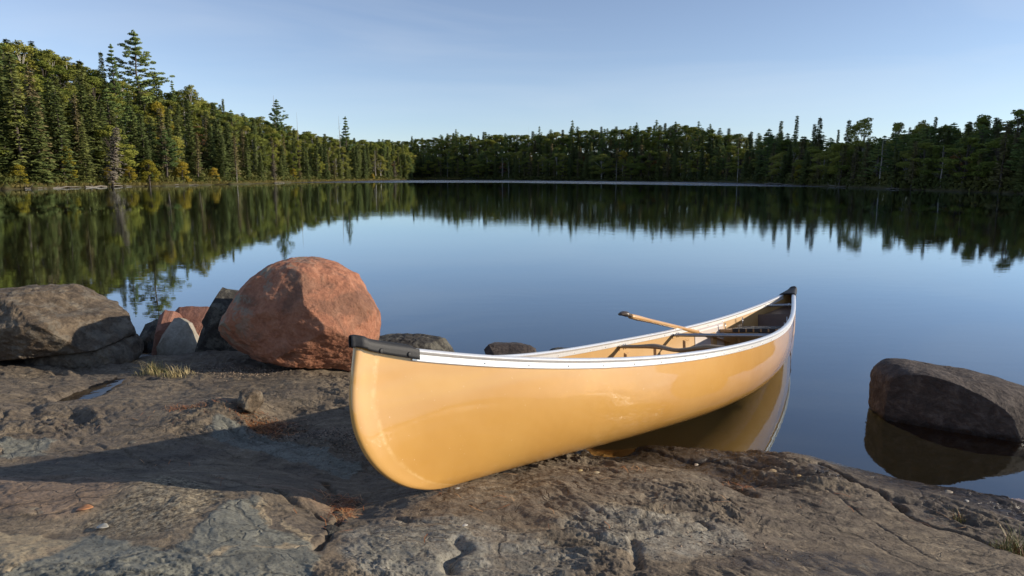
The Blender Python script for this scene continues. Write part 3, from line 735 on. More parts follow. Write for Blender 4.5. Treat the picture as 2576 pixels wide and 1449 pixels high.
# ------------------------------------------------------------ loose rocks
def rockmat(name, c1, c2, c3, lichen=None, lich=.6, wetz=None, rough=.85, grain=(.6, 1.), bumpd=.012, patch=None, flip=False):
    t = NT(name); co = t.coord(); a, b, g, hg = rock_layers(t, co, 1.)
    c = t.ramp(b, [(.3, c1), (.5, c2), (.7, c3)])
    c = t.mix(.8, c, t.ramp(g, [(.3, grain[0]), (.65, grain[1])]), 'MULTIPLY')
    if patch:
        c = t.mix(t.ramp(t.noise(co, 3.6, 6, .62, .5), [(.50, 0), (.60, .5)]), c, patch)
    if lichen:
        zn = t.n('ShaderNodeSeparateXYZ', {'Vector': co})
        l1 = t.ramp(t.noise(co, 9, 7, .72), [(.50, 0), (.56, 1)])
        if flip:     # lichen grows on the weather side
            side = t.ramp(t.math('ADD', t.math('MULTIPLY', zn.outputs[2], .9), t.math('MULTIPLY', zn.outputs[0], -1.1)), [(.12, 0), (.5, 1)])
            l1 = t.math('MULTIPLY', l1, side)
        c = t.mix(t.math('MULTIPLY', l1, lich), c, lichen)
    if wetz is not None:
        z = t.n('ShaderNodeSeparateXYZ', {'Vector': t.n('ShaderNodeNewGeometry').outputs['Position']}).outputs[2]
        wt = t.ramp(t.math('ADD', z, t.math('MULTIPLY', t.math('SUBTRACT', a, .5), .05)), [(0, 1), (.02, 1), (.045, 0)])
        c = t.mix(wt, c, t.mix(1, c, (.3, .3, .3), 'MULTIPLY')); t.P(rough=t.mix(wt, (rough,)*3, (.3,)*3))
        c = t.mix(t.math('LESS_THAN', z, -.004), c, (.035, .022, .008))
    else: t.P(rough=rough)
    t.P(color=c, spec=.3, normal=t.bump(hg, 1., bumpd)); return t.m
def rock(name, sil, Y, depth, mat, label, seed=0, planes=10, pn=2.6, rough=.03, sub=6, sink=None, facet=.10, cuts=(), ksm=3.2, strength=1., root=.06):
    """silhouette given by sight lines at distance Y, body with real depth behind and in front of it"""
    rs = np.random.RandomState(seed)
    P = np.array([dp(a, b, Y) for a, b in sil]); zm = .5*(P[:, 2].max()+P[:, 2].min()); P[:, 2] -= np.where(P[:, 2] < zm, root, 0)*np.clip((zm-P[:, 2])/(zm-P[:, 2].min()), 0, 1)**.5; c = np.array([P[:, 0].mean(), Y, (P[:, 2].max()+P[:, 2].min())/2])
    q = P[:, [0, 2]]-c[[0, 2]]
    A = np.linspace(-math.pi, math.pi, 361); Rr = np.zeros(361)
    n = len(q)
    for i in range(n):
        a, b = q[i], q[(i+1) % n]
        for k, t in enumerate(A):
            d = np.array([math.cos(t), math.sin(t)]); M = np.array([d, a-b]).T
            if abs(np.linalg.det(M)) < 1e-12: continue
            r_, s_ = np.linalg.solve(M, a)
            if r_ > 0 and -1e-9 <= s_ <= 1+1e-9: Rr[k] = max(Rr[k], r_)
    ker = np.exp(-(np.arange(-12, 13)/ksm)**2); ker /= ker.sum(); Rr = np.convolve(np.concatenate([Rr[:-1][-12:], Rr, Rr[1:13]]), ker, 'valid')
    bm = bmesh.new(); bmesh.ops.create_icosphere(bm, subdivisions=sub, radius=1); V = np.array([v.co[:] for v in bm.verts]); Fc = np.array([[v.index for v in f.verts] for f in bm.faces]); bm.free()
    nx, ny, nz = V.T
    ln = (np.abs(nx)**pn+np.abs(nz)**pn+np.abs(ny)**pn)**(1/pn); 
    h = np.hypot(nx, nz); ang = np.arctan2(nz, nx); rad = np.interp(ang, A, Rr)
    hh = (h**pn+np.abs(ny)**pn)**(1/pn)
    X = h/hh*np.cos(ang)*rad; Z = h/hh*np.sin(ang)*rad; Yy = ny/hh*depth
    D = np.stack([X, Yy, Z], 1)
    S = np.mean(Rr)
    # facets: shave with random planes on the front, back and upper sides
    pl = []
    for k in range(planes):
        a = rs.uniform(-math.pi, math.pi); e = rs.uniform(-.7, .8); nrm = np.array([math.cos(e)*math.cos(a), math.cos(e)*math.sin(a)*1.3, math.sin(e)]); nrm /= np.linalg.norm(nrm); pl.append((nrm, 1-rs.uniform(.2, 1.)*facet))
    for nrm, fr in list(pl)+[(np.array(a)/np.linalg.norm(a), b) for a, b in cuts]:
        dd = D@nrm; mx = dd.max()*fr; ex = np.maximum(dd-mx, 0); D = D-nrm*(ex*.93)[:, None]
    N = D/np.linalg.norm(D, axis=1)[:, None]
    k1 = 1/S*1.1; o = seed*3.7
    disp = rough*S*(fbm(D[:, 0]*k1+o, D[:, 1]*k1, D[:, 2]*k1, 3)*1.3+.45*ridged(D[:, 0]*k1*2+o, D[:, 1]*k1*2, D[:, 2]*k1*3.2, 4)-.3+.35*fbm(D[:, 0]*k1*7+o, D[:, 1]*k1*7, D[:, 2]*k1*7, 4, .6))
    n1 = fbm(D[:, 0]*k1*2.5+o+5, D[:, 1]*k1*2.5, D[:, 2]*k1*2.5, 4, .5)*3; f1 = np.floor(n1); disp += strength*rough*S*.35*(f1+sstep(.7, 1, n1-f1))/3
    D = D+N*disp[:, None]
    me = npmesh(name, D, Fc, True, (mat,)); ob = link(name, me); ob.location = c
    tag(ob, label, 'boulder' if S > .25 else 'rock')
    return ob
def slab(name, sil, Y, depth, mat, label, seed=0, front=.72, back=.8, drop=.25, shift=0., root=.12, rough=.02):
    """an angular split stone: the outline keeps its corners, front and back faces are smaller and tilted"""
    rs = np.random.RandomState(seed); P = np.array([dp(a, b, Y) for a, b in sil]); zm = .5*(P[:, 2].max()+P[:, 2].min()); P[:, 2] -= np.where(P[:, 2] < zm, root, 0)
    c = np.array([P[:, 0].mean(), Y, P[:, 2].mean()]); q = P[:, [0, 2]]-c[[0, 2]]
    L = []
    for i in range(len(q)):
        a, b = q[i], q[(i+1) % len(q)]
        for t in np.linspace(0, 1, 14, endpoint=False): L.append(a+(b-a)*t)
    L = np.array(L); n = len(L); S = np.abs(q).max()
    rings = []
    for y, f, dz in ((-1, 0, 0), (-1, .3, 0), (-1, .6, 0), (-1, 1, 0), (-.6, 1, 0), (-.2, 1, 0), (.15, 1, 0), (.5, 1, 0), (1, 1, 0), (1, .5, 0), (1, 0, 0)):
        k = front+(1-front)*np.clip((y+1)/1.15, 0, 1) if y < .15 else 1+(back-1)*(y-.15)/.85
        o = (1-np.clip((y+1)/1.15, 0, 1)) if y < .15 else 0
        R_ = L*k*f; R_ = R_+np.array([shift*S*o, -drop*S*o])
        rings.append(np.stack([R_[:, 0], np.full(n, y*depth)+(-.25*depth*(1-f) if y < 0 else 0), R_[:, 1]], 1))
    D = np.concatenate(rings); nr = len(rings)
    D = D+rs.uniform(-1, 1, D.shape)*.0
    k1 = 1.1/S; o = seed*2.3; N = D/(np.linalg.norm(D, axis=1)[:, None]+1e-6)
    D = D+N*(rough*S*(1.6*fbm(D[:, 0]*k1+o, D[:, 1]*k1, D[:, 2]*k1, 4, .5)+.8*ridged(D[:, 0]*k1*3, D[:, 1]*k1*3, D[:, 2]*k1*3+o, 3)))[:, None]
    Fc = [(i*n+j, i*n+(j+1) % n, (i+1)*n+(j+1) % n, (i+1)*n+j) for i in range(nr-1) for j in range(n)]
    me = npmesh(name, D, Fc, True, (mat,)); bm = bmesh.new(); bm.from_mesh(me); bmesh.ops.remove_doubles(bm, verts=bm.verts, dist=.0005); bmesh.ops.recalc_face_normals(bm, faces=bm.faces)
    for f in bm.faces: f.smooth = True
    bm.to_mesh(me); bm.free()
    ob = link(name, me); ob.location = c; e = ob.modifiers.new('e', 'EDGE_SPLIT'); e.split_angle = R(32)
    return tag(ob, label, 'rock')
M_red = rockmat('red_granite', (.30, .125, .075), (.42, .185, .108), (.50, .25, .155), (.22, .24, .19), .8, patch=(.085, .06, .045), bumpd=.016, flip=True)
M_red2 = rockmat('pink_granite', (.22, .10, .07), (.30, .145, .10), (.36, .19, .14), None, wetz=0, bumpd=.008)
M_brown = rockmat('brown_gneiss', (.06, .046, .032), (.135, .102, .07), (.27, .21, .14), (.25, .235, .19), .3, wetz=0, bumpd=.02)
M_darkr = rockmat('dark_basalt', (.03, .028, .024), (.06, .055, .047), (.12, .11, .09), (.2, .19, .15), .5, wetz=0, bumpd=.014)
M_darkred = rockmat('dark_reddish_gneiss', (.05, .04, .034), (.085, .067, .057), (.16, .13, .108), None, wetz=0, bumpd=.02)
M_greyw = rockmat('pale_grey_stone', (.27, .24, .19), (.36, .33, .27), (.45, .41, .34), None, bumpd=.005)
rock('boulder', [(562,838),(572,800),(600,752),(648,692),(690,662),(735,650),(790,652),(840,670),(900,705),(938,735),(949,765),(948,820),(940,880),(900,930),(850,915),(770,905),(700,895),(630,885),(585,868)], 4.45, .46, M_red,
     'large rounded red granite boulder with lichen behind the bow of the canoe', 3, 14, 2.5, .032, 7, facet=.13, ksm=1.6, root=.0, cuts=[((.25, -.75, -.66), .76), ((-.45, -.6, -.5), .80), ((.85, -.5, .2), .90), ((-.2, -.8, .5), .84), ((.5, -.6, .55), .88)])
rock('boulder', [(-230,860),(-220,790),(-100,745),(0,731),(60,728),(110,732),(160,756),(195,777),(250,788),(300,812),(318,832),(312,850),(290,862),(150,872),(0,890),(-120,890)], 4.6, .55, M_brown,
     'big weathered tan and brown boulder at the left edge of the shore', 11, 14, 3.0, .055, 7, facet=.17, root=0., cuts=[((-.1, -.8, .55), .70), ((.1, -.9, -.35), .74), ((.7, -.3, .6), .82)])
rock('rock', [(90,880),(140,862),(240,852),(300,845),(330,865),(342,892),(300,905),(180,905),(90,900)], 4.62, .30, M_brown, 'flat dark slab wedged under the big tan boulder at left', 12, 8, 3., .05, 5, facet=.1)
rock('boulder', [(2222,975),(2225,945),(2246,926),(2280,918),(2325,921),(2390,934),(2470,946),(2550,964),(2625,990),(2650,1035),(2600,1080),(2500,1092),(2400,1088),(2300,1068),(2222,1040)], 3.78, .36, M_darkred,
     'dark angular boulder standing in the water right of the canoe', 21, 7, 2.9, .028, 7, facet=.08, cuts=[((-.5, -.8, -.22), .60), ((.55, -.6, .58), .84)])
slab('rock', [(428,792),(446,775),(505,773),(526,775),(532,830),(525,890),(450,890),(424,850)], 5.4, .2, M_red2, 'pink granite rock standing behind the pale grey stone', 31, .6, .8, .5, .1)
slab('rock', [(366,888),(380,845),(398,795),(412,781),(434,784),(448,798),(440,850),(425,892)], 5.25, .14, M_red2, 'steep reddish rock leaning at the left of the pale grey stone', 32, .7, .8, .25, .1)
slab('rock', [(403,890),(407,840),(436,803),(446,801),(468,815),(503,862),(492,892)], 5.1, .13, M_greyw, 'pale grey angular stone between the pink rocks', 33, .6, .8, .2, -.12)
slab('rock', [(334,838),(362,818),(390,805),(402,808),(398,850),(360,848)], 5.6, .14, M_darkr, 'small dark rock lying in the water beside the pink rocks', 34, .6, .8, .3, 0, .16)
slab('rock', [(495,890),(507,850),(531,792),(526,782),(556,727),(582,733),(608,748),(600,800),(605,890)], 4.95, .15, M_darkr, 'black slanted slab leaning against the left of the red boulder', 35, .72, .85, .12, -.06, .05, .03)
rock('rock', [(255,785),(275,779),(306,783),(290,789),(265,790)], 6.6, .12, M_darkr, 'small dark rock barely above the water behind the tan boulder', 36, 4, 2.4, .05, 4, root=.1, ksm=1.3, facet=.25)
rock('rock', [(920,862),(945,852),(985,848),(1060,847),(1115,853),(1150,861),(1158,878),(1140,890),(1000,900),(930,890)], 5.05, .22, M_darkr, 'long low dark grey rock in the water behind the black deck plate', 37, 8, 2.8, .05, 6, facet=.3, ksm=1.3, root=.14)
slab('rock', [(1218,882),(1230,869),(1316,871),(1346,880),(1362,894),(1340,900),(1240,900)], 5.0, .18, M_darkred, 'flat angular reddish rock in the water behind the near rail', 38, .7, .8, .25, .1, .12)
rock('rock', [(1370,883),(1400,877),(1436,877),(1450,886),(1420,895),(1380,893)], 5.0, .10, M_darkr, 'small dark rock in the water nearest to the far rail', 39, 5, 2.6, .05, 4, ksm=1.3, facet=.25, root=.12)
def ground_rock(px, py, z, w_, mat, label, seed, hh=.7, rise=.25):
    p = gp(px, py, z); r = w_/2
    rs = np.random.RandomState(seed); bm = bmesh.new(); bmesh.ops.create_icosphere(bm, subdivisions=5, radius=1); V = np.array([v.co[:] for v in bm.verts]); Fc = np.array([[v.index for v in f.verts] for f in bm.faces]); bm.free()
    for k in range(9):
        n_ = rs.randn(3); n_ /= np.linalg.norm(n_); d = V@n_; V = V-n_*(np.maximum(d-rs.uniform(.7, .93), 0)*.93)[:, None]
    V = V*np.array([1, .8, hh]); V = V*(1+.09*fbm(V[:, 0]*1.7+seed, V[:, 1]*1.7, V[:, 2]*1.7, 5, .6))[:, None]*r
    o = link('rock', npmesh('rock', V, Fc, True, (mat,))); o.location = (p[0], p[1], gz(p[0], p[1])+r*hh*rise); o.rotation_euler.z = seed
    return tag(o, label, 'rock')
ground_rock(632, 1048, .22, .17, M_brown, 'rounded brown stone set in the hollow beside the pine needles', 5, .75, .5)
ground_rock(832, 1352, .3, .07, M_darkr, 'small angular grey stone beside the crack below the canoe', 6, .6, .3)
ground_rock(845, 1300, .26, .05, M_darkr, 'tiny dark stone in the needle-filled crack', 9, .6, .3)
# ------------------------------------------------------------ puddles, tufts, litter
def puddle(P, z, label):
    W = [tuple(q) for q in P]
    # smooth and roughen the outline
    Q = []
    n = len(W)
    for i in range(n):
        a, b = np.array(W[i]), np.array(W[(i+1) % n])
        for t in np.linspace(0, 1, 10, endpoint=False): Q.append(a+(b-a)*t)
    Q = np.array(Q); k = np.array([.1, .2, .4, .2, .1]); Q = np.stack([np.convolve(np.concatenate([Q[-2:, i], Q[:, i], Q[:2, i]]), k, 'valid') for i in (0, 1)], 1)
    Q += .035*np.stack([noise(Q[:, 0]*30, Q[:, 1]*30, 1.), noise(Q[:, 0]*30, Q[:, 1]*30, 5.)], 1)
    hs = ground_h(Q[:, 0][None], Q[:, 1][None])[0]; cz = z
    bm = bmesh.new(); vs = [bm.verts.new((q[0], q[1], cz)) for q in Q]; es = [bm.edges.new((vs[i], vs[(i+1) % len(vs)])) for i in range(len(vs))]
    bmesh.ops.triangle_fill(bm, use_beauty=True, edges=es)
    for f in bm.faces:
        if f.normal.z < 0: f.normal_flip()
    me = bpy.data.meshes.new('puddle'); bm.to_mesh(me); bm.free()
    t = NT('puddle_water'); nm = t.bump(t.noise(t.coord(), 14, 2), .03, .02)
    gl = t.n('ShaderNodeBsdfGlossy', {'Color': (1, 1, 1), 'Roughness': .03, 'Normal': nm}); tr = t.n('ShaderNodeBsdfTransparent', {'Color': (.25, .23, .22)})
    mx = t.n('ShaderNodeMixShader', {0: t.n('ShaderNodeFresnel', {'IOR': 1.33}).outputs[0]}); t.t.links.new(tr.outputs[0], mx.inputs[1]); t.t.links.new(gl.outputs[0], mx.inputs[2]); t.t.links.new(mx.outputs[0], t.o.inputs[0])
    me.materials.append(t.m); o = link('puddle', me); tag(o, label, 'puddle')
puddle(PUD, PUDZ, 'shallow puddle of dark rainwater in the rock at left')

def grassmat(name, c1, c2):
    t = NT(name); r = t.n('ShaderNodeObjectInfo').outputs['Random']; n = t.noise(t.coord(), 30, 2)
    t.P(color=t.ramp(n, [(.35, c1), (.65, c2)]), rough=.6); return t.m
M_g1 = grassmat('green_grass', (.10, .13, .03), (.30, .27, .10)); M_g2 = grassmat('dry_grass', (.34, .27, .12), (.45, .37, .19)); M_g3 = grassmat('red_stems', (.22, .09, .04), (.16, .15, .04))
def tuft(spots, z, n, hmax, mats, label, seed, spread=.10):
    rs = np.random.RandomState(seed); m = MB()
    for (px, py, fr, sp, hm) in spots:
        c = gp(px, py, z)
        for i in range(int(n*fr)):
            x, y = c[0]+np.clip(rs.randn(), -1.6, 1.6)*sp, c[1]+np.clip(rs.randn(), -1.6, 1.6)*sp*.45; g = gz(x, y)-.006
            h = hmax*hm*rs.uniform(.3, 1)*(1.5*math.exp(-((x-c[0])/sp)**2)+.25); a = rs.uniform(0, 6.28); lean = rs.uniform(.1, .9)*h; wd = rs.uniform(.0012, .0024)
            dx, dy = math.cos(a), math.sin(a); px_, py_ = -dy, dx
            V = []; 
            for k, t_ in enumerate((0, .35, .7, 1)):
                cx, cy, cz = x+dx*lean*t_*t_, y+dy*lean*t_*t_, g+h*t_*(1-.25*t_*t_); ww = wd*(1-t_*.85)
                V += [(cx-px_*ww, cy-py_*ww, cz), (cx+px_*ww, cy+py_*ww, cz)]
            m.add(V, [(0, 1, 3, 2), (2, 3, 5, 4), (4, 5, 7, 6)], 0 if rs.rand() < .5 else 1)
    o = m.build('grass_tuft', mats, None, False); tag(o, label, 'grass')
tuft([(388,940,1, .07, 1)], .2, 300, .085, (M_g1, M_g2), 'green grass tuft growing behind the puddle', 1)
tuft([(448,945,1, .07, .8)], .2, 190, .085, (M_g2, M_g2), 'straw-coloured dry grass just right of the green tuft', 7)
tuft([(2550,1382,1, .05, 1)], .1, 260, .075, (M_g1, M_g3), 'green and reddish grass tuft at the right end of the rock crack', 2)
tuft([(2412,1302,1, .02, 1)], .08, 60, .05, (M_g1, M_g3), 'tiny sparse tuft growing in the middle of the rock crack', 3)
# needles and grit: nobody could count them
def litter(name, spots, z, label, seed, mats, size, kind='needle'):
    rs = np.random.RandomState(seed); m = MB()
    for (px, py, n, sx, sy) in spots:
        c = gp(px, py, z)
        X = c[0]+rs.randn(n)*sx; Y = c[1]+rs.randn(n)*sy; G = ground_h(X[None], Y[None])[0]
        for x, y, g in zip(X, Y, G):
            s = size*rs.uniform(.5, 1.3); a = rs.uniform(0, math.pi)
            if kind == 'needle':
                dx, dy = math.cos(a)*s, math.sin(a)*s; wx, wy = -math.sin(a)*.0011, math.cos(a)*.0011; z0 = g+rs.uniform(.001, .008); z1 = g+rs.uniform(.001, .012); bz = rs.uniform(.002, .006); b = rs.uniform(-.3, .3)*s
                mx_, my_ = x-math.sin(a)*b, y+math.cos(a)*b
                m.add([(x-dx-wx, y-dy-wy, z0), (x-dx+wx, y-dy+wy, z0), (mx_+wx, my_+wy, (z0+z1)/2+bz), (mx_-wx, my_-wy, (z0+z1)/2+bz), (x+dx+wx, y+dy+wy, z1), (x+dx-wx, y+dy-wy, z1)], [(0, 1, 2, 3), (3, 2, 4, 5)], rs.randint(len(mats)))
            else:
                q = rs.randn(6, 3); q /= np.linalg.norm(q, axis=1)[:, None]
                V = np.array([(1, 0, 0), (-1, 0, 0), (0, 1, 0), (0, -1, 0), (0, 0, .7), (0, 0, -.7)])*s*rs.uniform(.6, 1.2, (6, 1)); ca, sa = math.cos(a), math.sin(a); V = V@np.array([[ca, sa, 0], [-sa, ca, 0], [0, 0, 1]])
                m.add(V+np.array([x, y, g+s*.3]), [(0, 2, 4), (2, 1, 4), (1, 3, 4), (3, 0, 4), (2, 0, 5), (1, 2, 5), (3, 1, 5), (0, 3, 5)], rs.randint(len(mats)))
    o = m.build(name, mats, None, False); tag(o, label, None, None, 'stuff')
M_n1 = simple('rust_needle', (.36, .13, .04), .6, 0, .3, 60); M_n2 = simple('tan_needle', (.42, .24, .11), .6, 0, .3, 60); M_n3 = simple('brown_needle', (.16, .07, .035), .6, 0, .3, 60)
litter('pine_needles', [(668,1068,420,.07,.05), (640,1060,90,.05,.03), (470,1055,110,.08,.02), (855,1290,110,.03,.03), (850,1275,50,.03,.02), (858,1330,60,.02,.04), (1590,1160,14,.05,.03), (870,1270,30,.05,.02),
       (1862,1160,18,.06,.03), (350,1190,7,.1,.05), (2000,1200,10,.3,.1), (1400,1300,14,.5,.2), (2300,1230,8,.2,.05), (600,1100,26,.5,.12), (1000,1330,16,.4,.15)], .22, 'rust-coloured dry pine needles gathered in the hollows of the rock', 4, (M_n1, M_n2, M_n3), .026)
M_s1 = simple('grit_brown', (.15, .11, .08), .8, 0, .3, 40); M_s2 = simple('grit_tan', (.28, .21, .15), .8, 0, .3, 40); M_s3 = simple('grit_dark', (.06, .05, .04), .8, 0, .3, 40)
litter('gravel', [(610,935,700,.16,.09), (540,930,200,.15,.05), (690,1078,420,.09,.05), (820,1108,420,.14,.05), (870,1130,150,.06,.05), (1820,1415,60,.1,.06)], .19, 'loose grit and small gravel lying in the low spots of the rock', 6, (M_s1, M_s2, M_s3), .0055, 'grit')
def leaf(px, py, z, s, col, label, a, nm='leaf'):
    p = gp(px, py, z); g = gz(p[0], p[1])+.004; V = []; n = 9
    for i in range(n):
        t_ = i/(n-1); wd = s*.32*math.sin(math.pi*t_)**.8+.0004
        for k in (-1, 0, 1): V.append((s*(t_-.5), k*wd, .10*s*math.sin(math.pi*t_)*(1 if k else .2)+.002))
    me = npmesh(nm, V, np.ascontiguousarray(grid_faces(n, 3)), True, (simple('leaf_'+nm, col, .6, 0, .25, 60),)); o = link(nm, me); o.location = (p[0], p[1], g); o.rotation_euler = (.08, -.06, a)
    sm = o.modifiers.new('s', 'SOLIDIFY'); sm.thickness = .0008
    return tag(o, label, 'leaf')
leaf(2388,1228,.07,.042,(.30,.25,.18),'pale dry leaf near the water at right, past the crack',.2)
leaf(2432,1258,.07,.025,(.34,.31,.26),'small whitish leaf below the pale leaf at right',1.2)
leaf(1944,1194,.06,.042,(.38,.28,.15),'narrow straw-coloured leaf on the wet rock nearest the stern reflection',.1)
leaf(2008,1220,.07,.026,(.38,.26,.10),'yellow sliver of leaf in the middle of the wet rock',.5)
leaf(1752,1160,.06,.03,(.42,.36,.28),'crumpled pale leaf behind the hump of rock',.9)
leaf(1500,1200,.2,.03,(.45,.38,.25),'small tan leaf on the hump under the canoe',.4)
leaf(258,1328,.4,.04,(.38,.36,.3),'whitish oval leaf on the speckled rock at lower left',-.1)
leaf(215,1298,.38,.05,(.45,.2,.08),'rusty orange leaf on the red rock at left',.3)
leaf(1150,1250,.24,.022,(.42,.42,.38),'tiny pale flake of leaf just below the canoe',.3)
leaf(1170,1350,.3,.02,(.6,.58,.5),'tiny white leaf on the grey rock at bottom centre',.3)
leaf(1460,1190,.2,.024,(.5,.4,.2),'tiny yellowish leaf at the foot of the hull',.6)
# ------------------------------------------------------------ far shores
RS = np.random.RandomState(99)
# sight-line tables: column, distance of the waterline, depth of the wooded slope, row of the canopy top, tree height there
LT = np.array([(-400,52,34,60,12.5),(-100,68,40,75,12.5),(0,76,42,88,12.5),(100,82,45,98,12),(200,90,48,125,12),(300,98,52,185,11.5),(400,107,56,222,11.5),(500,118,60,232,11),(600,134,66,280,11),(700,158,74,303,10.5),(760,183,84,328,10.5),(850,215,92,342,11),(900,238,90,346,12),(960,280,80,352,13),(1020,335,50,362,14),(1038,350,20,400,12)], float)
RT = np.array([(880,420,60,352,13),(1000,400,60,352,13),(1043,392,60,350,13),(1150,350,60,335,13),(1300,295,56,338,11.5),(1450,262,52,326,11),(1600,232,50,318,10.5),(1698,212,48,312,10),(1800,180,44,324,9.5),(1872,156,40,330,9),(1983,118,34,340,7.8),(2098,98,30,348,6.8),(2230,80,27,345,6.3),(2300,74,26,322,6.6),(2450,64,24,306,6.6),(2570,57,22,285,6.8),(2800,48,20,270,6.8),(3100,40,18,250,6.8)], float)
def tab(T, px): return [np.interp(px, T[:, 0], T[:, k]) for k in (1, 2, 3, 4)]
def pt_col(px, Y): return (px-1288)/F*(Y*CT+ (H)*ST)       # x of a ground point in that column
def slope_h(T, px, Y):                     # ground height in column px at distance Y
    D, E, top, th = tab(T, px)
    Yt = D+E; d = ray(px, top); zt = H+d[2]*Yt/d[1]; rid = np.maximum(zt-th, .8)
    e = (Y-D)/E
    return np.where(e < 0, np.maximum(-1.2, e*E*.12), .35*np.minimum(1, e*20)+(rid-.35)*sstep(-.12, 1.0, e)**1.15)
def px_of(x, y): return 1288+F*x/(y*CT+H*ST)
def soil_mat():
    t = NT('forest_floor'); co = t.coord(); z = t.n('ShaderNodeSeparateXYZ', {'Vector': co}).outputs[2]
    n = t.noise(co, .5, 6, .7); c = t.ramp(n, [(.35, (.012, .016, .006)), (.65, (.035, .04, .014))])
    sh = t.ramp(t.math('ADD', z, t.math('MULTIPLY', t.noise(co, .35, 4), .5)), [(.0, (.05, .04, .028)), (.38, (.075, .065, .03)), (.62, (.06, .065, .02)), (.95, (.02, .028, .01))])
    t.P(color=t.mix(t.ramp(z, [(.5, 0), (.9, 1)]), sh, c), rough=.95, spec=.1, normal=t.bump(n, 1, .4)); return t.m
M_soil = soil_mat()
def terrain(T, p0, p1, name, label, n=320):
    px = np.linspace(p0, p1, n); e = np.concatenate([[-.06], np.linspace(-.02, .1, 14), np.linspace(.12, 1.3, 26), [1.8, 3.]])
    V = np.zeros((n, len(e), 3))
    for i, p in enumerate(px):
        D, E, top, th = tab(T, p)
        jag = 1+.02*fbm(p*.03, 3.3, 0., 4)
        Y = (D+E*e)*jag; Z = slope_h(T, p, D+E*e)
        V[i, :, 0] = (p-1288)/F*(Y*CT+H*ST); V[i, :, 1] = Y; V[i, :, 2] = Z
    V[:, 1:, 2] += .12*fbm(V[:, 1:, 0]*.6, V[:, 1:, 1]*.3, 1., 3)
    V[:, 1:, 2] += np.clip((np.clip(e[1:], 0, 1)*1.2), 0, 1)*.5*fbm(V[:, 1:, 0]*.1, V[:, 1:, 1]*.05, 1., 3)
    me = npmesh(name, V.reshape(-1, 3), np.ascontiguousarray(grid_faces(n, len(e))[:, ::-1]), True, (M_soil,)); o = link(name, me); tag(o, label, None, None, 'structure')
terrain(LT, -900, 1040, 'hillside', 'wooded hillside rising from the left shore')
terrain(RT, 870, 4200, 'far_shore', 'low wooded rise along the far and right shore', 420)

def shade_hill():                          # unseen hill added beyond the right edge to put the right shore in shade
    xs = np.linspace(60, 420, 90); ys = np.linspace(10, 330, 80); X, Y = np.meshgrid(xs, ys, indexing='ij')
    Z = 44*sstep(.84, 1.06, X/Y)*sstep(88, 145, X)*sstep(18, 52, Y)*(1-.5*sstep(300, 420, X))*(1-sstep(270, 330, Y))+1.6*fbm(X*.09, Y*.09, 2., 4)-2.5
    me = npmesh('hillside', np.stack([X, Y, Z], -1).reshape(-1, 3), np.ascontiguousarray(grid_faces(90, 80)), True, (M_soil,)); tag(link('hillside', me), 'added unseen hill that shades the right shore', None, None, 'structure')
shade_hill()

# foliage materials
def leafmat(name, c1, c2, c3, trans=.25, scale=1.2, soft=1.1):
    t = NT(name); co = t.coord(); r = t.n('ShaderNodeObjectInfo').outputs['Random']
    n = t.noise(co, scale, 3, .6); n2 = t.noise(co, 9, 2)
    f = t.math('ADD', t.math('MULTIPLY', n, .6), t.math('MULTIPLY', r, .4)); f = t.math('ADD', f, t.math('MULTIPLY', t.math('SUBTRACT', n2, .5), .2))
    c = t.ramp(f, [(.2, c1), (.5, c2), (.8, c3)])
    t.P(color=c, rough=.7, spec=.15)
    if soft:     # leaves of a crown face outwards on the whole
        pv = t.n('ShaderNodeVectorMath', {0: co, 1: (1, 1, .0)}, operation='MULTIPLY'); nv = t.n('ShaderNodeVectorMath', {0: pv.outputs[0]}, operation='NORMALIZE')
        nv = t.n('ShaderNodeVectorMath', {0: nv.outputs[0], 1: (0, 0, .45)}, operation='ADD'); wv = t.n('ShaderNodeVectorTransform', {0: nv.outputs[0]}, vector_type='NORMAL', convert_from='OBJECT', convert_to='WORLD')
        sc = t.n('ShaderNodeVectorMath', {0: wv.outputs[0]}, operation='NORMALIZE'); s2 = t.n('ShaderNodeVectorMath', {0: sc.outputs[0], 'Scale': soft}, operation='SCALE')
        ad = t.n('ShaderNodeVectorMath', {0: s2.outputs[0], 1: t.n('ShaderNodeNewGeometry').outputs['Normal']}, operation='ADD'); nn = t.n('ShaderNodeVectorMath', {0: ad.outputs[0]}, operation='NORMALIZE')
        t.P(normal=nn.outputs[0])
    tl = t.n('ShaderNodeBsdfTranslucent', {'Color': c}); mx = t.n('ShaderNodeMixShader', {0: trans}); t.t.links.new(t.p.outputs[0], mx.inputs[1]); t.t.links.new(tl.outputs[0], mx.inputs[2]); t.t.links.new(mx.outputs[0], t.o.inputs[0])
    return t.m
M_spruce = leafmat('spruce_needles', (0.071, 0.1, 0.032), (0.124, 0.155, 0.047), (0.203, 0.219, 0.062), 0.08)
M_brsp = leafmat('thin_spruce_needles', (0.106, 0.098, 0.042), (0.181, 0.158, 0.067), (0.255, 0.206, 0.094), 0.08)
M_pine = leafmat('pine_foliage', (0.071, 0.114, 0.032), (0.129, 0.184, 0.051), (0.219, 0.266, 0.074), 0.11)
M_birch = leafmat('birch_leaves', (0.126, 0.155, 0.029), (0.218, 0.232, 0.046), (0.336, 0.309, 0.061), 0.24)
M_birch2 = leafmat('green_leaves', (0.101, 0.142, 0.024), (0.191, 0.217, 0.038), (0.293, 0.293, 0.051), 0.24)
M_yel = leafmat('yellow_leaves', (0.196, 0.196, 0.023), (0.345, 0.276, 0.034), (0.437, 0.31, 0.046), 0.4)
M_red_l = leafmat('rusty_leaves', (.16, .08, .03), (.24, .11, .04), (.28, .16, .05), .3)
M_dead = leafmat('dead_twigs', (0.13, 0.11, 0.085), (0.2, 0.17, 0.135), (0.27, 0.24, 0.19), 0.12)
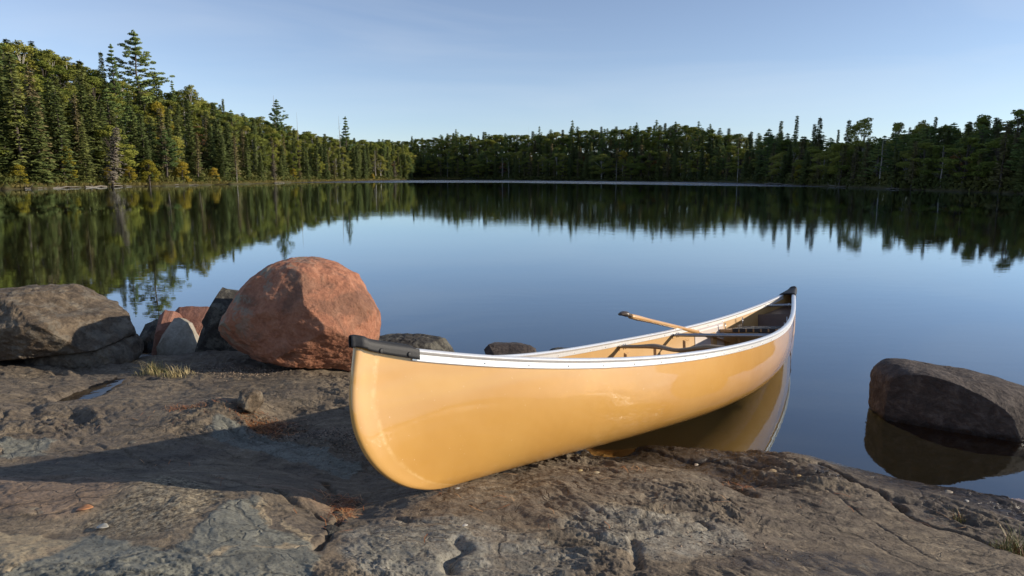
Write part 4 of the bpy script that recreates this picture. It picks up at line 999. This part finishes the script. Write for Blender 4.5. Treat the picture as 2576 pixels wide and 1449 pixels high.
M_bark = simple('dark_bark', (.075, .06, .048), .9, 0, .3, 6, .01); M_white = simple('birch_bark', (.40, .38, .33), .8, 0, .2, 5, .005); M_drift = simple('grey_driftwood', (.17, .15, .125), .85, 0, .3, 5, .01); M_snag = simple('bleached_wood', (.27, .245, .21), .85, 0, .2, 5, .01)

def quads(C_, U, W_): # centres, half vectors
    V = np.stack([C_-U-W_*.6, C_+U*.2-W_, C_+U, C_+U*.2+W_*.9], 1)
    return V.reshape(-1, 3)
def leaf_mesh(name, C_, U, W_, mat):
    V = quads(np.array(C_), np.array(U), np.array(W_)); n = len(V)//4
    return npmesh(name, V, np.arange(n*4).reshape(n, 4), False, (mat,))
def rv(n, rs): v = rs.randn(n, 3); return v/np.linalg.norm(v, axis=1)[:, None]
def trunk_mesh(Hh, r0, mat, rs, limbs=(), bend=0.):
    m = MB(); z = np.linspace(-.4, Hh, 9); b = bend*(z/Hh)**2
    m.tube(np.stack([b+.02*Hh*.3*np.sin(z*.9), .01*Hh*.3*np.cos(z*1.1), z], 1), r0*(1-.93*np.clip(z/Hh, 0, 1))+.008, 6, up=(1, 0, 0))
    for P, ra in limbs: m.tube(P, ra, 4, up=(.3, .2, 1))
    me = npmesh('trunk', np.concatenate(m.V), m.F, True, (mat,)); return me
def spruce(seed, w_=1.35, dens=1., mat=None, Hh=10., bare=.05, club=0., ragged=.25):
    rs = np.random.RandomState(seed); C_, U, W_, L = [], [], [], []
    z = Hh*bare; 
    while z < Hh*.985:
        t_ = z/Hh; prof = w_*(1-t_)**.85*(.55+.45*sstep(0, .25, t_)); prof = max(prof, .10)
        if club and t_ > .86: prof = max(prof, .32*(1-((t_-.93)/.075)**2))
        nb = rs.randint(5, 8)
        for a in rs.uniform(0, 2*math.pi, nb):
            Lb = prof*rs.uniform(1-ragged*2, 1.1)
            if rs.rand() < .06: Lb *= 1.25
            d = np.array([math.cos(a), math.sin(a), 0]); s = np.array([-d[1], d[0], 0]); droop = -.35+.75*t_+rs.uniform(-.12, .12)
            n = max(2, int(Lb/.13*dens))
            for k in range(n):
                q = (k+.6)/n; p = d*Lb*q+np.array([0, 0, z+Lb*q*droop+.25*Lb*q*q*.4])
                for sg in (-1, 1):
                    if rs.rand() > dens: continue
                    le = (.20*(1-q*.5)+.07)*rs.uniform(.7, 1.3); u = (d*.7+s*sg*rs.uniform(.4, 1.1)+np.array([0, 0, rs.uniform(-.55, .1)])); u /= np.linalg.norm(u)
                    wv = np.cross(u, rs.randn(3)*.5+np.array([0, 0, 1])); wv /= np.linalg.norm(wv)
                    C_.append(p+u*le*.5+rs.randn(3)*.02); U.append(u*le); W_.append(wv*le*.33)
            if rs.rand() < .25: L.append(([[0, 0, z], (d*Lb*.9+np.array([0, 0, z+Lb*.9*droop])).tolist()], [.018, .006]))
        z += rs.uniform(.13, .21)
    return leaf_mesh('crown', C_, U, W_, mat or M_spruce), trunk_mesh(Hh, .12, M_bark, rs, L), Hh
def clump(c, r, n, size, rs, C_, U, W_, flat=.6, up=.3):
    P = rv(n, rs)*(rs.uniform(.25, 1, n)**.5)[:, None]*np.array([r, r, r*flat])+c
    u = rv(n, rs)*.8+np.array([0, 0, up]); u /= np.linalg.norm(u, axis=1)[:, None]; wv = np.cross(u, rv(n, rs)); wv /= np.linalg.norm(wv, axis=1)[:, None]+1e-9
    s = size*rs.uniform(.6, 1.4, n)[:, None]; C_.extend(P); U.extend(u*s); W_.extend(wv*s*.55)
def pine(seed, Hh=14., w_=2.6, lo=.25, tiers=15, mat=None, sparse=1., lean=0.):
    rs = np.random.RandomState(seed); C_, U, W_, L = [], [], [], []
    for i in range(tiers):
        t_ = lo+(1-lo)*(i+.3)/tiers; z = Hh*t_; q = (t_-lo)/(1-lo)
        pr = w_*(math.sin(math.pi*min(1, q*.80+.26))**.8)*(1 if q < .8 else 1)*(1-.72*q**1.6)
        for a in rs.uniform(0, 2*math.pi, rs.randint(4, 6)):
            if rs.rand() > sparse: continue
            Lb = pr*rs.uniform(.55, 1.25); d = np.array([math.cos(a), math.sin(a), 0]); rise = rs.uniform(.0, .3)+.45*q
            pts = [np.array([0, 0, z])+d*Lb*k+np.array([0, 0, Lb*(rise*k+.12*k*k)]) for k in (0, .35, .7, 1.)]
            L.append((pts, [.05*(1-q*.7), .035*(1-q*.7), .02, .008]))
            m = max(2, int(Lb/.42))
            for k in range(m):
                f = .35+.65*(k+.7)/m; c = np.array([0, 0, z])+d*Lb*f+np.array([0, 0, Lb*(rise*f+.12*f*f)+.06])+rs.randn(3)*np.array([.13, .13, .03])*(1+Lb*.2)
                clump(c, .30+.10*rs.rand(), int(56*sparse)+8, .095, rs, C_, U, W_, .38, .75)
    clump(np.array([0, 0, Hh*.985]), .22, 40, .12, rs, C_, U, W_, 1.6, 1.2)
    return leaf_mesh('crown', C_, U, W_, mat or M_pine), trunk_mesh(Hh, .20, M_bark, rs, L, lean), Hh
def broad(seed, Hh=9., w_=2.0, mat=None, bark=None, n=34, lo=.25, size=.105, per=140):
    rs = np.random.RandomState(seed); C_, U, W_, L = [], [], [], []
    for i in range(n):
        q = rs.uniform(0, 1); a = rs.uniform(0, 2*math.pi); z = Hh*(lo+(.96-lo)*q); pr = w_*math.sin(math.pi*min(1, .18+.80*q))**.7
        r = pr*rs.uniform(.35, .95); c = np.array([r*math.cos(a), r*math.sin(a), z]); rad = rs.uniform(.38, .68)*(w_/2)**.5
        clump(c, rad, int(per*rad/.5), size, rs, C_, U, W_, .72, .15)
        if rs.rand() < .6: L.append(([np.array([0, 0, z*.62]), c*np.array([.55, .55, 0])+np.array([0, 0, z*.85]), c], [.04, .025, .008]))
    clump(np.array([0, 0, Hh*.95]), .35, 50, size, rs, C_, U, W_)
    return leaf_mesh('crown', C_, U, W_, mat or M_birch), trunk_mesh(Hh*.93, .10, bark or M_white, rs, L), Hh
def snag(seed, Hh=10., w_=1.0, n=26, twigs=True, bark=None):
    rs = np.random.RandomState(seed); m = MB()
    for i in range(n):
        z = Hh*rs.uniform(.25, .97); a = rs.uniform(0, 6.28); Lb = w_*(1.15-z/Hh)*rs.uniform(.5, 1.3); d = np.array([math.cos(a), math.sin(a), rs.uniform(-.1, .5)])
        P = [np.array([0, 0, z]), np.array([0, 0, z])+d*Lb*.5, np.array([0, 0, z])+d*Lb+np.array([0, 0, .12*Lb])]; m.tube(P, [.022, .014, .005], 4, up=(.3, .1, 1))
        if twigs:
            for k in range(3): q = P[1]+(P[2]-P[1])*rs.rand(); m.tube([q, q+(d*.3+rs.randn(3)*.35)*Lb*.5], [.010, .004], 3, up=(.3, .1, 1))
    return npmesh('branches', np.concatenate(m.V), m.F, True, (bark or M_snag,)), trunk_mesh(Hh, .10, bark or M_snag, rs), Hh
def dead_spruce(seed):
    cr, tr, h_ = spruce(seed, 1.5, .62, M_dead, 10, .06, 0, .4); return cr, tr, h_
KIT = {'spruce': [spruce(1), spruce(2, 1.2), spruce(3, 1.6), spruce(4, 1.05), spruce(5, 1.3, .8, ragged=.35)],
       'thin_spruce': [spruce(11, 1.25, .62, M_brsp, ragged=.4, bare=.12), spruce(12, 1.0, .55, M_brsp, ragged=.4, bare=.2)],
       'pine': [pine(21), pine(22, w_=2.2, tiers=17), pine(23, w_=3., tiers=14, lo=.3), pine(24, w_=2.4, lo=.1, tiers=18)],
       'birch': [broad(31), broad(32, w_=1.7, n=30), broad(33, w_=2.4, n=42)],
       'maple': [broad(41, mat=M_birch2, bark=M_bark), broad(42, w_=2.3, mat=M_birch2, bark=M_bark, n=40), broad(43, w_=1.7, mat=M_birch2, bark=M_bark)],
       'yellow': [broad(51, Hh=5, w_=1.6, mat=M_yel, bark=M_bark, n=24, lo=.12, size=.11)],
       'rusty': [broad(52, Hh=7, w_=1.6, mat=M_red_l, bark=M_bark, n=24, lo=.3)],
       'snag': [snag(61), snag(62, w_=.7, n=16), snag(63, w_=1.4, n=30)],
       'dead_spruce': [dead_spruce(71)]}
NAMES = {'spruce': ('spruce_tree', 'spruce'), 'thin_spruce': ('thin_spruce_tree', 'thin spruce'), 'pine': ('pine_tree', 'pine tree'), 'birch': ('birch_tree', 'birch'), 'maple': ('broadleaf_tree', 'tree'), 'yellow': ('yellow_shrub', 'shrub'), 'rusty': ('broadleaf_tree', 'tree'), 'snag': ('dead_tree', 'dead tree'), 'dead_spruce': ('dead_tree', 'dead tree')}  # the thin kind is a sparse brownish spruce, not another species
LOOK = {'spruce': 'dark spire-shaped spruce', 'thin_spruce': 'thin brownish bare-trunked spruce', 'pine': 'layered white pine', 'birch': 'yellow-green birch', 'maple': 'rounded leafy tree', 'yellow': 'bright yellow-green shrub', 'rusty': 'rusty orange-leaved tree', 'snag': 'bleached bare dead tree', 'dead_spruce': 'grey dead spruce with twiggy boughs'}
def tree(kind, var, x, y, z, hgt, label, group=None, wide=1., lean=(0, 0), rot=None):
    cr, tr, h0 = KIT[kind][var % len(KIT[kind])]; nm, cat = NAMES[kind]
    o = empty(nm, (x, y, z), label, cat, group); s = hgt/h0; o.scale = (s*wide, s*wide, s); o.rotation_euler = (lean[0], lean[1], RS.uniform(0, 6.28) if rot is None else rot)
    link('trunk', tr, o); link(cr.name.split('.')[0], cr, o)
    return o
def base_z(T, px, Y): return float(slope_h(T, np.float64(px), np.float64(Y)))-.1
def put(kind, T, px, topy, e, label, var=0, wide=1., lean=(0, 0), bot=None, rot=None):     # a tree standing e of the way up the slope, its tip on the given sight line
    D, E, _, _ = tab(T, px); Y = D+E*e; d = ray(px, topy); zt = H+d[2]*Y/d[1]; x = d[0]*Y/d[1]; z = base_z(T, px, Y)
    return tree(kind, var, x, Y, z, zt-z, label, None, wide, lean, rot)
# zones for the descriptions
def zoneL(px): return 'at the left photo edge' if px < 130 else 'left of the tallest pine' if px < 300 else 'right below the tallest pine' if px < 480 else 'midway down the ridge' if px < 640 else 'near the crooked pine' if px < 800 else 'near the bright pine spire' if px < 930 else 'on the left point'
def zoneR(px): return 'just beyond the left point' if px < 1180 else 'left of the nest pole' if px < 1330 else 'right of the nest pole' if px < 1440 else 'right of the lone pine' if px < 1640 else 'across the middle water' if px < 1860 else 'around the broad sunlit pine' if px < 2030 else 'above the stern' if px < 2230 else 'above the right boulder' if px < 2420 else 'at the right photo edge'
def rowname(e): return 'at the waterline' if e < .06 else 'low on the slope' if e < .35 else 'halfway up' if e < .7 else 'on the skyline'
def forest(T, p0, p1, rows, side, mixf, zone, wfac, shore, _=0):
    for ri, e in enumerate(rows):
        px = p0+RS.uniform(0, 20)
        while px < p1:
            D, E, top, th = tab(T, px); ee = e+RS.uniform(-.04, .04) if e > .03 else e+RS.uniform(0, .03); Y = D+E*ee
            kind = mixf(px, e); u = RS.rand()
            hh = th*(.72+.36*u)*(1.0 if kind in ('spruce', 'thin_spruce', 'pine') else .84)
            if e > .8: hh = th*RS.uniform(.92, 1.12)*(1 if kind in ('spruce', 'pine', 'thin_spruce') else .92)
            if e < .06 and kind in ('spruce', 'thin_spruce'): hh = th*RS.uniform(.5, 1.0)
            if kind == 'yellow': hh = RS.uniform(2., 4)*th/11
            if kind == 'rusty': hh = th*.55
            x = pt_col(px, Y); z = base_z(T, px, Y)
            # keep the canopy under the skyline of its column
            lim = H+ray(px, top-6)[2]*Y/ray(px, top-6)[1]
            if z+hh > lim and e < .99: hh = max(th*.45, (lim-z)*RS.uniform(.9, 1.02))
            wd = RS.uniform(1.2, 1.6)*(1.2 if T is RT else 1)*(1.25 if kind in ('maple', 'birch') else 1)
            tree(kind, RS.randint(9), x, Y, z, hh, f'{LOOK[kind]}, {rowname(ee)}, {zone(px)}', f'{NAMES[kind][1]}s {zone(px)}, {rowname(ee)}', wd, (RS.randn()*.02, RS.randn()*.02))
            px += F*wfac*(th/11)*RS.uniform(.7, 1.3)/Y
def mixL(px, e):
    r = RS.rand()
    if e < .03: return 'yellow' if r < .13 else 'spruce' if r < .66 else 'thin_spruce' if r < .82 else 'birch' if r < .90 else 'dead_spruce' if r < .94 else 'snag' if r < .97 else 'pine'
    if e < .3: return 'spruce' if r < .55 else 'thin_spruce' if r < .70 else 'birch' if r < .82 else 'maple' if r < .92 else 'pine' if r < .97 else 'snag'
    if e < .75: return 'birch' if r < .33 else 'maple' if r < .58 else 'spruce' if r < .88 else 'pine' if r < .95 else 'rusty' if r < .97 else 'snag'
    return 'maple' if r < .45 else 'birch' if r < .74 else 'spruce' if r < .92 else 'pine'
def mixR(px, e):
    r = RS.rand()
    if e < .03: return 'spruce' if r < .38 else 'thin_spruce' if r < .72 else 'maple' if r < .86 else 'birch' if r < .94 else 'snag'
    if e < .6: return 'spruce' if r < .28 else 'maple' if r < .58 else 'birch' if r < .76 else 'pine' if r < .92 else 'thin_spruce' if r < .97 else 'yellow' if r < .98 else 'rusty'
    return 'spruce' if r < .28 else 'maple' if r < .58 else 'birch' if r < .76 else 'pine'
forest(LT, -170, 1034, (.012, .10, .2, .32, .46, .62, .8, .97, 1.12), 'left', mixL, zoneL, 2.5, None)
forest(RT, 930, 2760, (.012, .14, .32, .52, .74, .94, 1.1), 'right', mixR, zoneR, 3.0, None)
# trees one can pick out
put('pine', LT, 335, 78, .72, 'tallest white pine standing above the ridge at left', 2, 1.25)
put('pine', LT, 278, 112, .75, 'upright pine just left of the tallest ridge pine', 3, .8)
put('spruce', LT, 252, 128, .8, 'pointed spruce left of the two ridge pines', 2, .9)
put('spruce', LT, 390, 188, .7, 'dark spruce on the ridge right of the tallest pine', 2, 1.3)
put('pine', LT, 432, 203, .9, 'small pale-tipped pine on the ridge beyond the dark spruce', 1, .6)
put('birch', LT, 478, 212, .9, 'light airy birch crown on the ridge past the small pine', 2, 1.1)
put('spruce', LT, 560, 247, .9, 'lone small pointed spruce breaking the descending skyline', 1, .8)
put('pine', LT, 692, 250, .75, 'crooked flat-topped pine with bare upper twigs on the skyline', 2, 1.15, (0, .06))
put('snag', LT, 688, 240, .76, 'bare dead leader rising out of the crooked pine', 1, 1.2)
put('snag', LT, 746, 283, .8, 'slim bare dead tree right of the crooked pine', 1, .8)
put('pine', LT, 868, 294, .3, 'bright pine spire at the low end of the left hill', 3, .95)
put('snag', LT, 852, 291, .5, 'bare grey snag directly behind the bright pine spire', 0, .9)
put('spruce', LT, 20, 130, .12, 'huge ragged spruce at the left edge reaching from shore to skyline', 4, 1.35)
put('pine', LT, -30, 52, .5, 'pine bough tip poking in at the upper left corner', 0, 1.1)
put('thin_spruce', LT, 70, 165, .1, 'tall thin spruce second from the left edge of the photo', 0, 1.2)
put('thin_spruce', LT, 185, 235, .12, 'tall brownish spruce standing behind the shore shrubs at left', 1, 1.2)
put('dead_spruce', LT, 268, 315, .004, 'leaning grey dead spruce at the waterline among driftwood', 0, 1.7, (0, .16), rot=0)
put('yellow', LT, 372, 402, .003, 'yellow-green shrub overhanging the water right of the dead spruce', 0, 1.5)
put('yellow', LT, 158, 370, .05, 'tall yellow-green shrub at the water left of the dead spruce', 0, 1.1)
put('rusty', LT, 560, 262+40, .7, 'golden orange crown on the hillside below the lone small spruce', 0, 1.1)
put('yellow', LT, 395, 258, .6, 'yellow autumn tree high on the slope under the dark ridge spruce', 0, 1.0)
put('snag', LT, 593, 402, .01, 'short white broken snag at the waterline mid-shore', 1, 1.)
for k_, (a, b) in enumerate([(985, 372), (1002, 380), (1015, 388), (1028, 405)]): put('spruce', LT, a, b, .1+.1*(3-k_), ['first', 'second', 'third', 'outermost'][k_]+' spruce in the descending row on the tip of the left point', k_, 1.2)
put('pine', RT, 1440, 303, .8, 'lone tall pine standing clear above the far treeline', 3, 1.1)
put('pine', RT, 1147, 325, .8, 'flat-crowned pine on the far skyline beyond the left point', 2, 1.)
put('snag', RT, 1330, 316, .8, 'bare pole with a nest on top on the far skyline', 1, .35)
put('pine', RT, 1357, 318, .75, 'dense pine right beside the bare nest pole', 0, .9)
put('spruce', RT, 1036, 341, .8, 'slender far spruce rising just right of the left point', 1, 1.)
for a, b, v, lb in [(1602, 308, 0, 'broad pine on the far skyline above the middle of the lake'), (1652, 302, 1, 'dense pine pair leader on the far skyline'), (1700, 306, 2, 'pine with upswept boughs on the far skyline'), (1758, 305, 0, 'ragged pine beside the dip in the far skyline'), (1787, 312, 2, 'small crooked pine on the far skyline left of the broad sunlit pine')]: put('pine', RT, a, b, .8, lb, v, 1.05)
put('pine', RT, 1935, 325, .18, 'broad sunlit pine leaning over the right shore', 2, 1.5)
put('spruce', RT, 1966, 303, .8, 'spruce just right of the broad sunlit pine', 0, 1.1)
put('spruce', RT, 2006, 289, .5, 'tallest and thinnest spruce on the right skyline', 3, .9)
put('spruce', RT, 2064, 293, .7, 'full spruce, right one of a close skyline pair', 2, 1.1)
put('spruce', RT, 2050, 310, .7, 'shorter spruce, left one of a close skyline pair', 1, 1.1)
put('spruce', RT, 2110, 325, .7, 'small pointed spruce between the spruce pair and the forked birch', 0, .8)
put('spruce', RT, 2137, 299, .7, 'drooping spruce immediately left of the forked birch', 2, 1.1)
put('birch', RT, 2178, 294, .7, 'large airy birch with two rounded crowns on the right skyline', 2, 1.25)
put('birch', RT, 2262, 306, .7, 'airy birch left of the sharp black spruces', 0, 1.0)
put('spruce', RT, 2290, 318, .7, 'black pointed spruce left of the tallest dark spire', 1, .9)
put('birch', RT, 2325, 298, .8, 'pale-leaved tree behind the sharp black spruces', 1, 1.)
put('spruce', RT, 2355, 292, .6, 'tallest dark spire on the right skyline', 3, .9)
put('maple', RT, 2478, 287, .6, 'dark rounded pine-like crown near the right edge', 1, 1.1)
put('spruce', RT, 2507, 294, .6, 'dark spruce between two rounded crowns near the right edge', 0, 1.1)
put('maple', RT, 2568, 273, .4, 'leafy crown cut off by the right edge of the photo', 0, 1.2)
put('snag', RT, 2262, 378, .10, 'white forked dead tree in front of the shaded wood at right', 2, 1.3)
put('rusty', RT, 1950, 395, .2, 'rusty leaved tree below the far skyline', 0, .8)
put('yellow', RT, 2010, 415, .05, 'pale yellow shrub low in the right wood', 0, 1.)
put('yellow', RT, 1569, 380, .3, 'light yellow-green crown halfway up the far shore', 0, 1.2)
# undergrowth and shore grass: nobody could count it
def undergrowth():
    C_, U, W_ = [], [], []
    for T, p0, p1, n in ((LT, -300, 1038, 26000), (RT, 905, 3100, 26000)):
        px = RS.uniform(p0, p1, n*3)
        D, E, _, _ = tab(T, px); w_ = (D/100)**-0.0; e = RS.rand(len(px))**1.8*1.05+.004
        px = px[:n]; D = D[:n]; E = E[:n]; e = e[:n]; Y = D+E*e
        x = pt_col(px, Y); z = slope_h(T, px, Y); hh = RS.rand(n)*np.where(e < .05, 1.1, 1.6)
        s = (.10+.0016*D)*RS.uniform(.6, 1.3, n)
        u = rv(n, RS)+np.array([0, 0, .5]); u /= np.linalg.norm(u, axis=1)[:, None]; wv = np.cross(u, rv(n, RS)); wv /= np.linalg.norm(wv, axis=1)[:, None]
        C_.append(np.stack([x, Y, z+hh], 1)); U.append(u*s[:, None]); W_.append(wv*s[:, None]*.6)
    o = link('undergrowth', leaf_mesh('undergrowth', np.concatenate(C_), np.concatenate(U), np.concatenate(W_), leafmat('undergrowth_leaves', (.03, .04, .012), (.07, .085, .022), (.17, .15, .04), .25, .15, 0)))
    tag(o, 'low bushes and saplings covering the forest floor along the shores', None, None, 'stuff')
    C_, U, W_ = [], [], []
    for T, p0, p1, n in ((LT, -100, 1036, 16000), (RT, 1040, 1160, 2500)):
        px = RS.uniform(p0, p1, n); D, E, _, _ = tab(T, px); Y = D+np.abs(RS.randn(n))*.9+.05; x = pt_col(px, Y); z = slope_h(T, px, Y); s = (.14+.0008*D)*RS.uniform(.6, 1.2, n)
        u = np.stack([RS.randn(n)*.3, RS.randn(n)*.3, np.ones(n)], 1); wv = np.stack([np.ones(n), RS.randn(n)*.5, RS.randn(n)*.1], 1)
        C_.append(np.stack([x, Y, z+s*.6], 1)); U.append(u*s[:, None]); W_.append(wv*s[:, None]*.25)
    o = link('shore_grass', leaf_mesh('shore_grass', np.concatenate(C_), np.concatenate(U), np.concatenate(W_), leafmat('sedge', (.13, .13, .03), (.22, .19, .06), (.32, .26, .10), .3, .3, 0)))
    tag(o, 'yellowing sedge growing along the waterline of the left shore', None, None, 'stuff')
undergrowth()
# driftwood at the waterline
def drift(T, px0, px1, off, label, r=.09, z=.12, seed=0):
    rs = np.random.RandomState(seed); P = []
    for t_ in np.linspace(0, 1, 7):
        px = px0+(px1-px0)*t_; D = tab(T, px)[0]; Y = D+off; P.append((pt_col(px, Y)+rs.randn()*.05, Y+rs.randn()*.2, z+.12*rs.randn()*r*4))
    m = MB(); m.tube(P, np.linspace(r, r*.4, 7), 7)
    for k in range(3):
        q = np.array(P[rs.randint(1, 6)]); m.tube([q, q+np.array([rs.randn()*.4, rs.randn()*.3, rs.uniform(.2, .6)])], [r*.4, r*.15], 5, up=(1, 0, 0))
    o = m.build('driftwood_log', M_drift, None); tag(o, label, 'log')
drift(LT, 215, 330, -.3, 'bleached driftwood log at the foot of the leaning dead spruce', .13, .15, 1)
drift(LT, 130, 205, -.2, 'grey driftwood log left of the leaning dead spruce', .09, .1, 2)
drift(LT, 60, 120, -.2, 'thin driftwood pole near the left edge of the waterline', .06, .1, 3)
drift(LT, 440, 500, -.2, 'thin driftwood pole right of the yellow-green shore shrub', .06, .12, 5)
drift(LT, 690, 730, -.3, 'small pale driftwood log mid-way along the left shore', .09, .15, 6)
drift(RT, 2075, 2125, -.5, 'pale log lying in the water by the shaded right shore', .08, .1, 7)
drift(RT, 1925, 1995, -.4, 'long grey driftwood tangle below the broad sunlit pine', .09, .12, 8)
drift(RT, 2225, 2265, -.3, 'short log at the waterline below the white forked tree', .05, .08, 9)
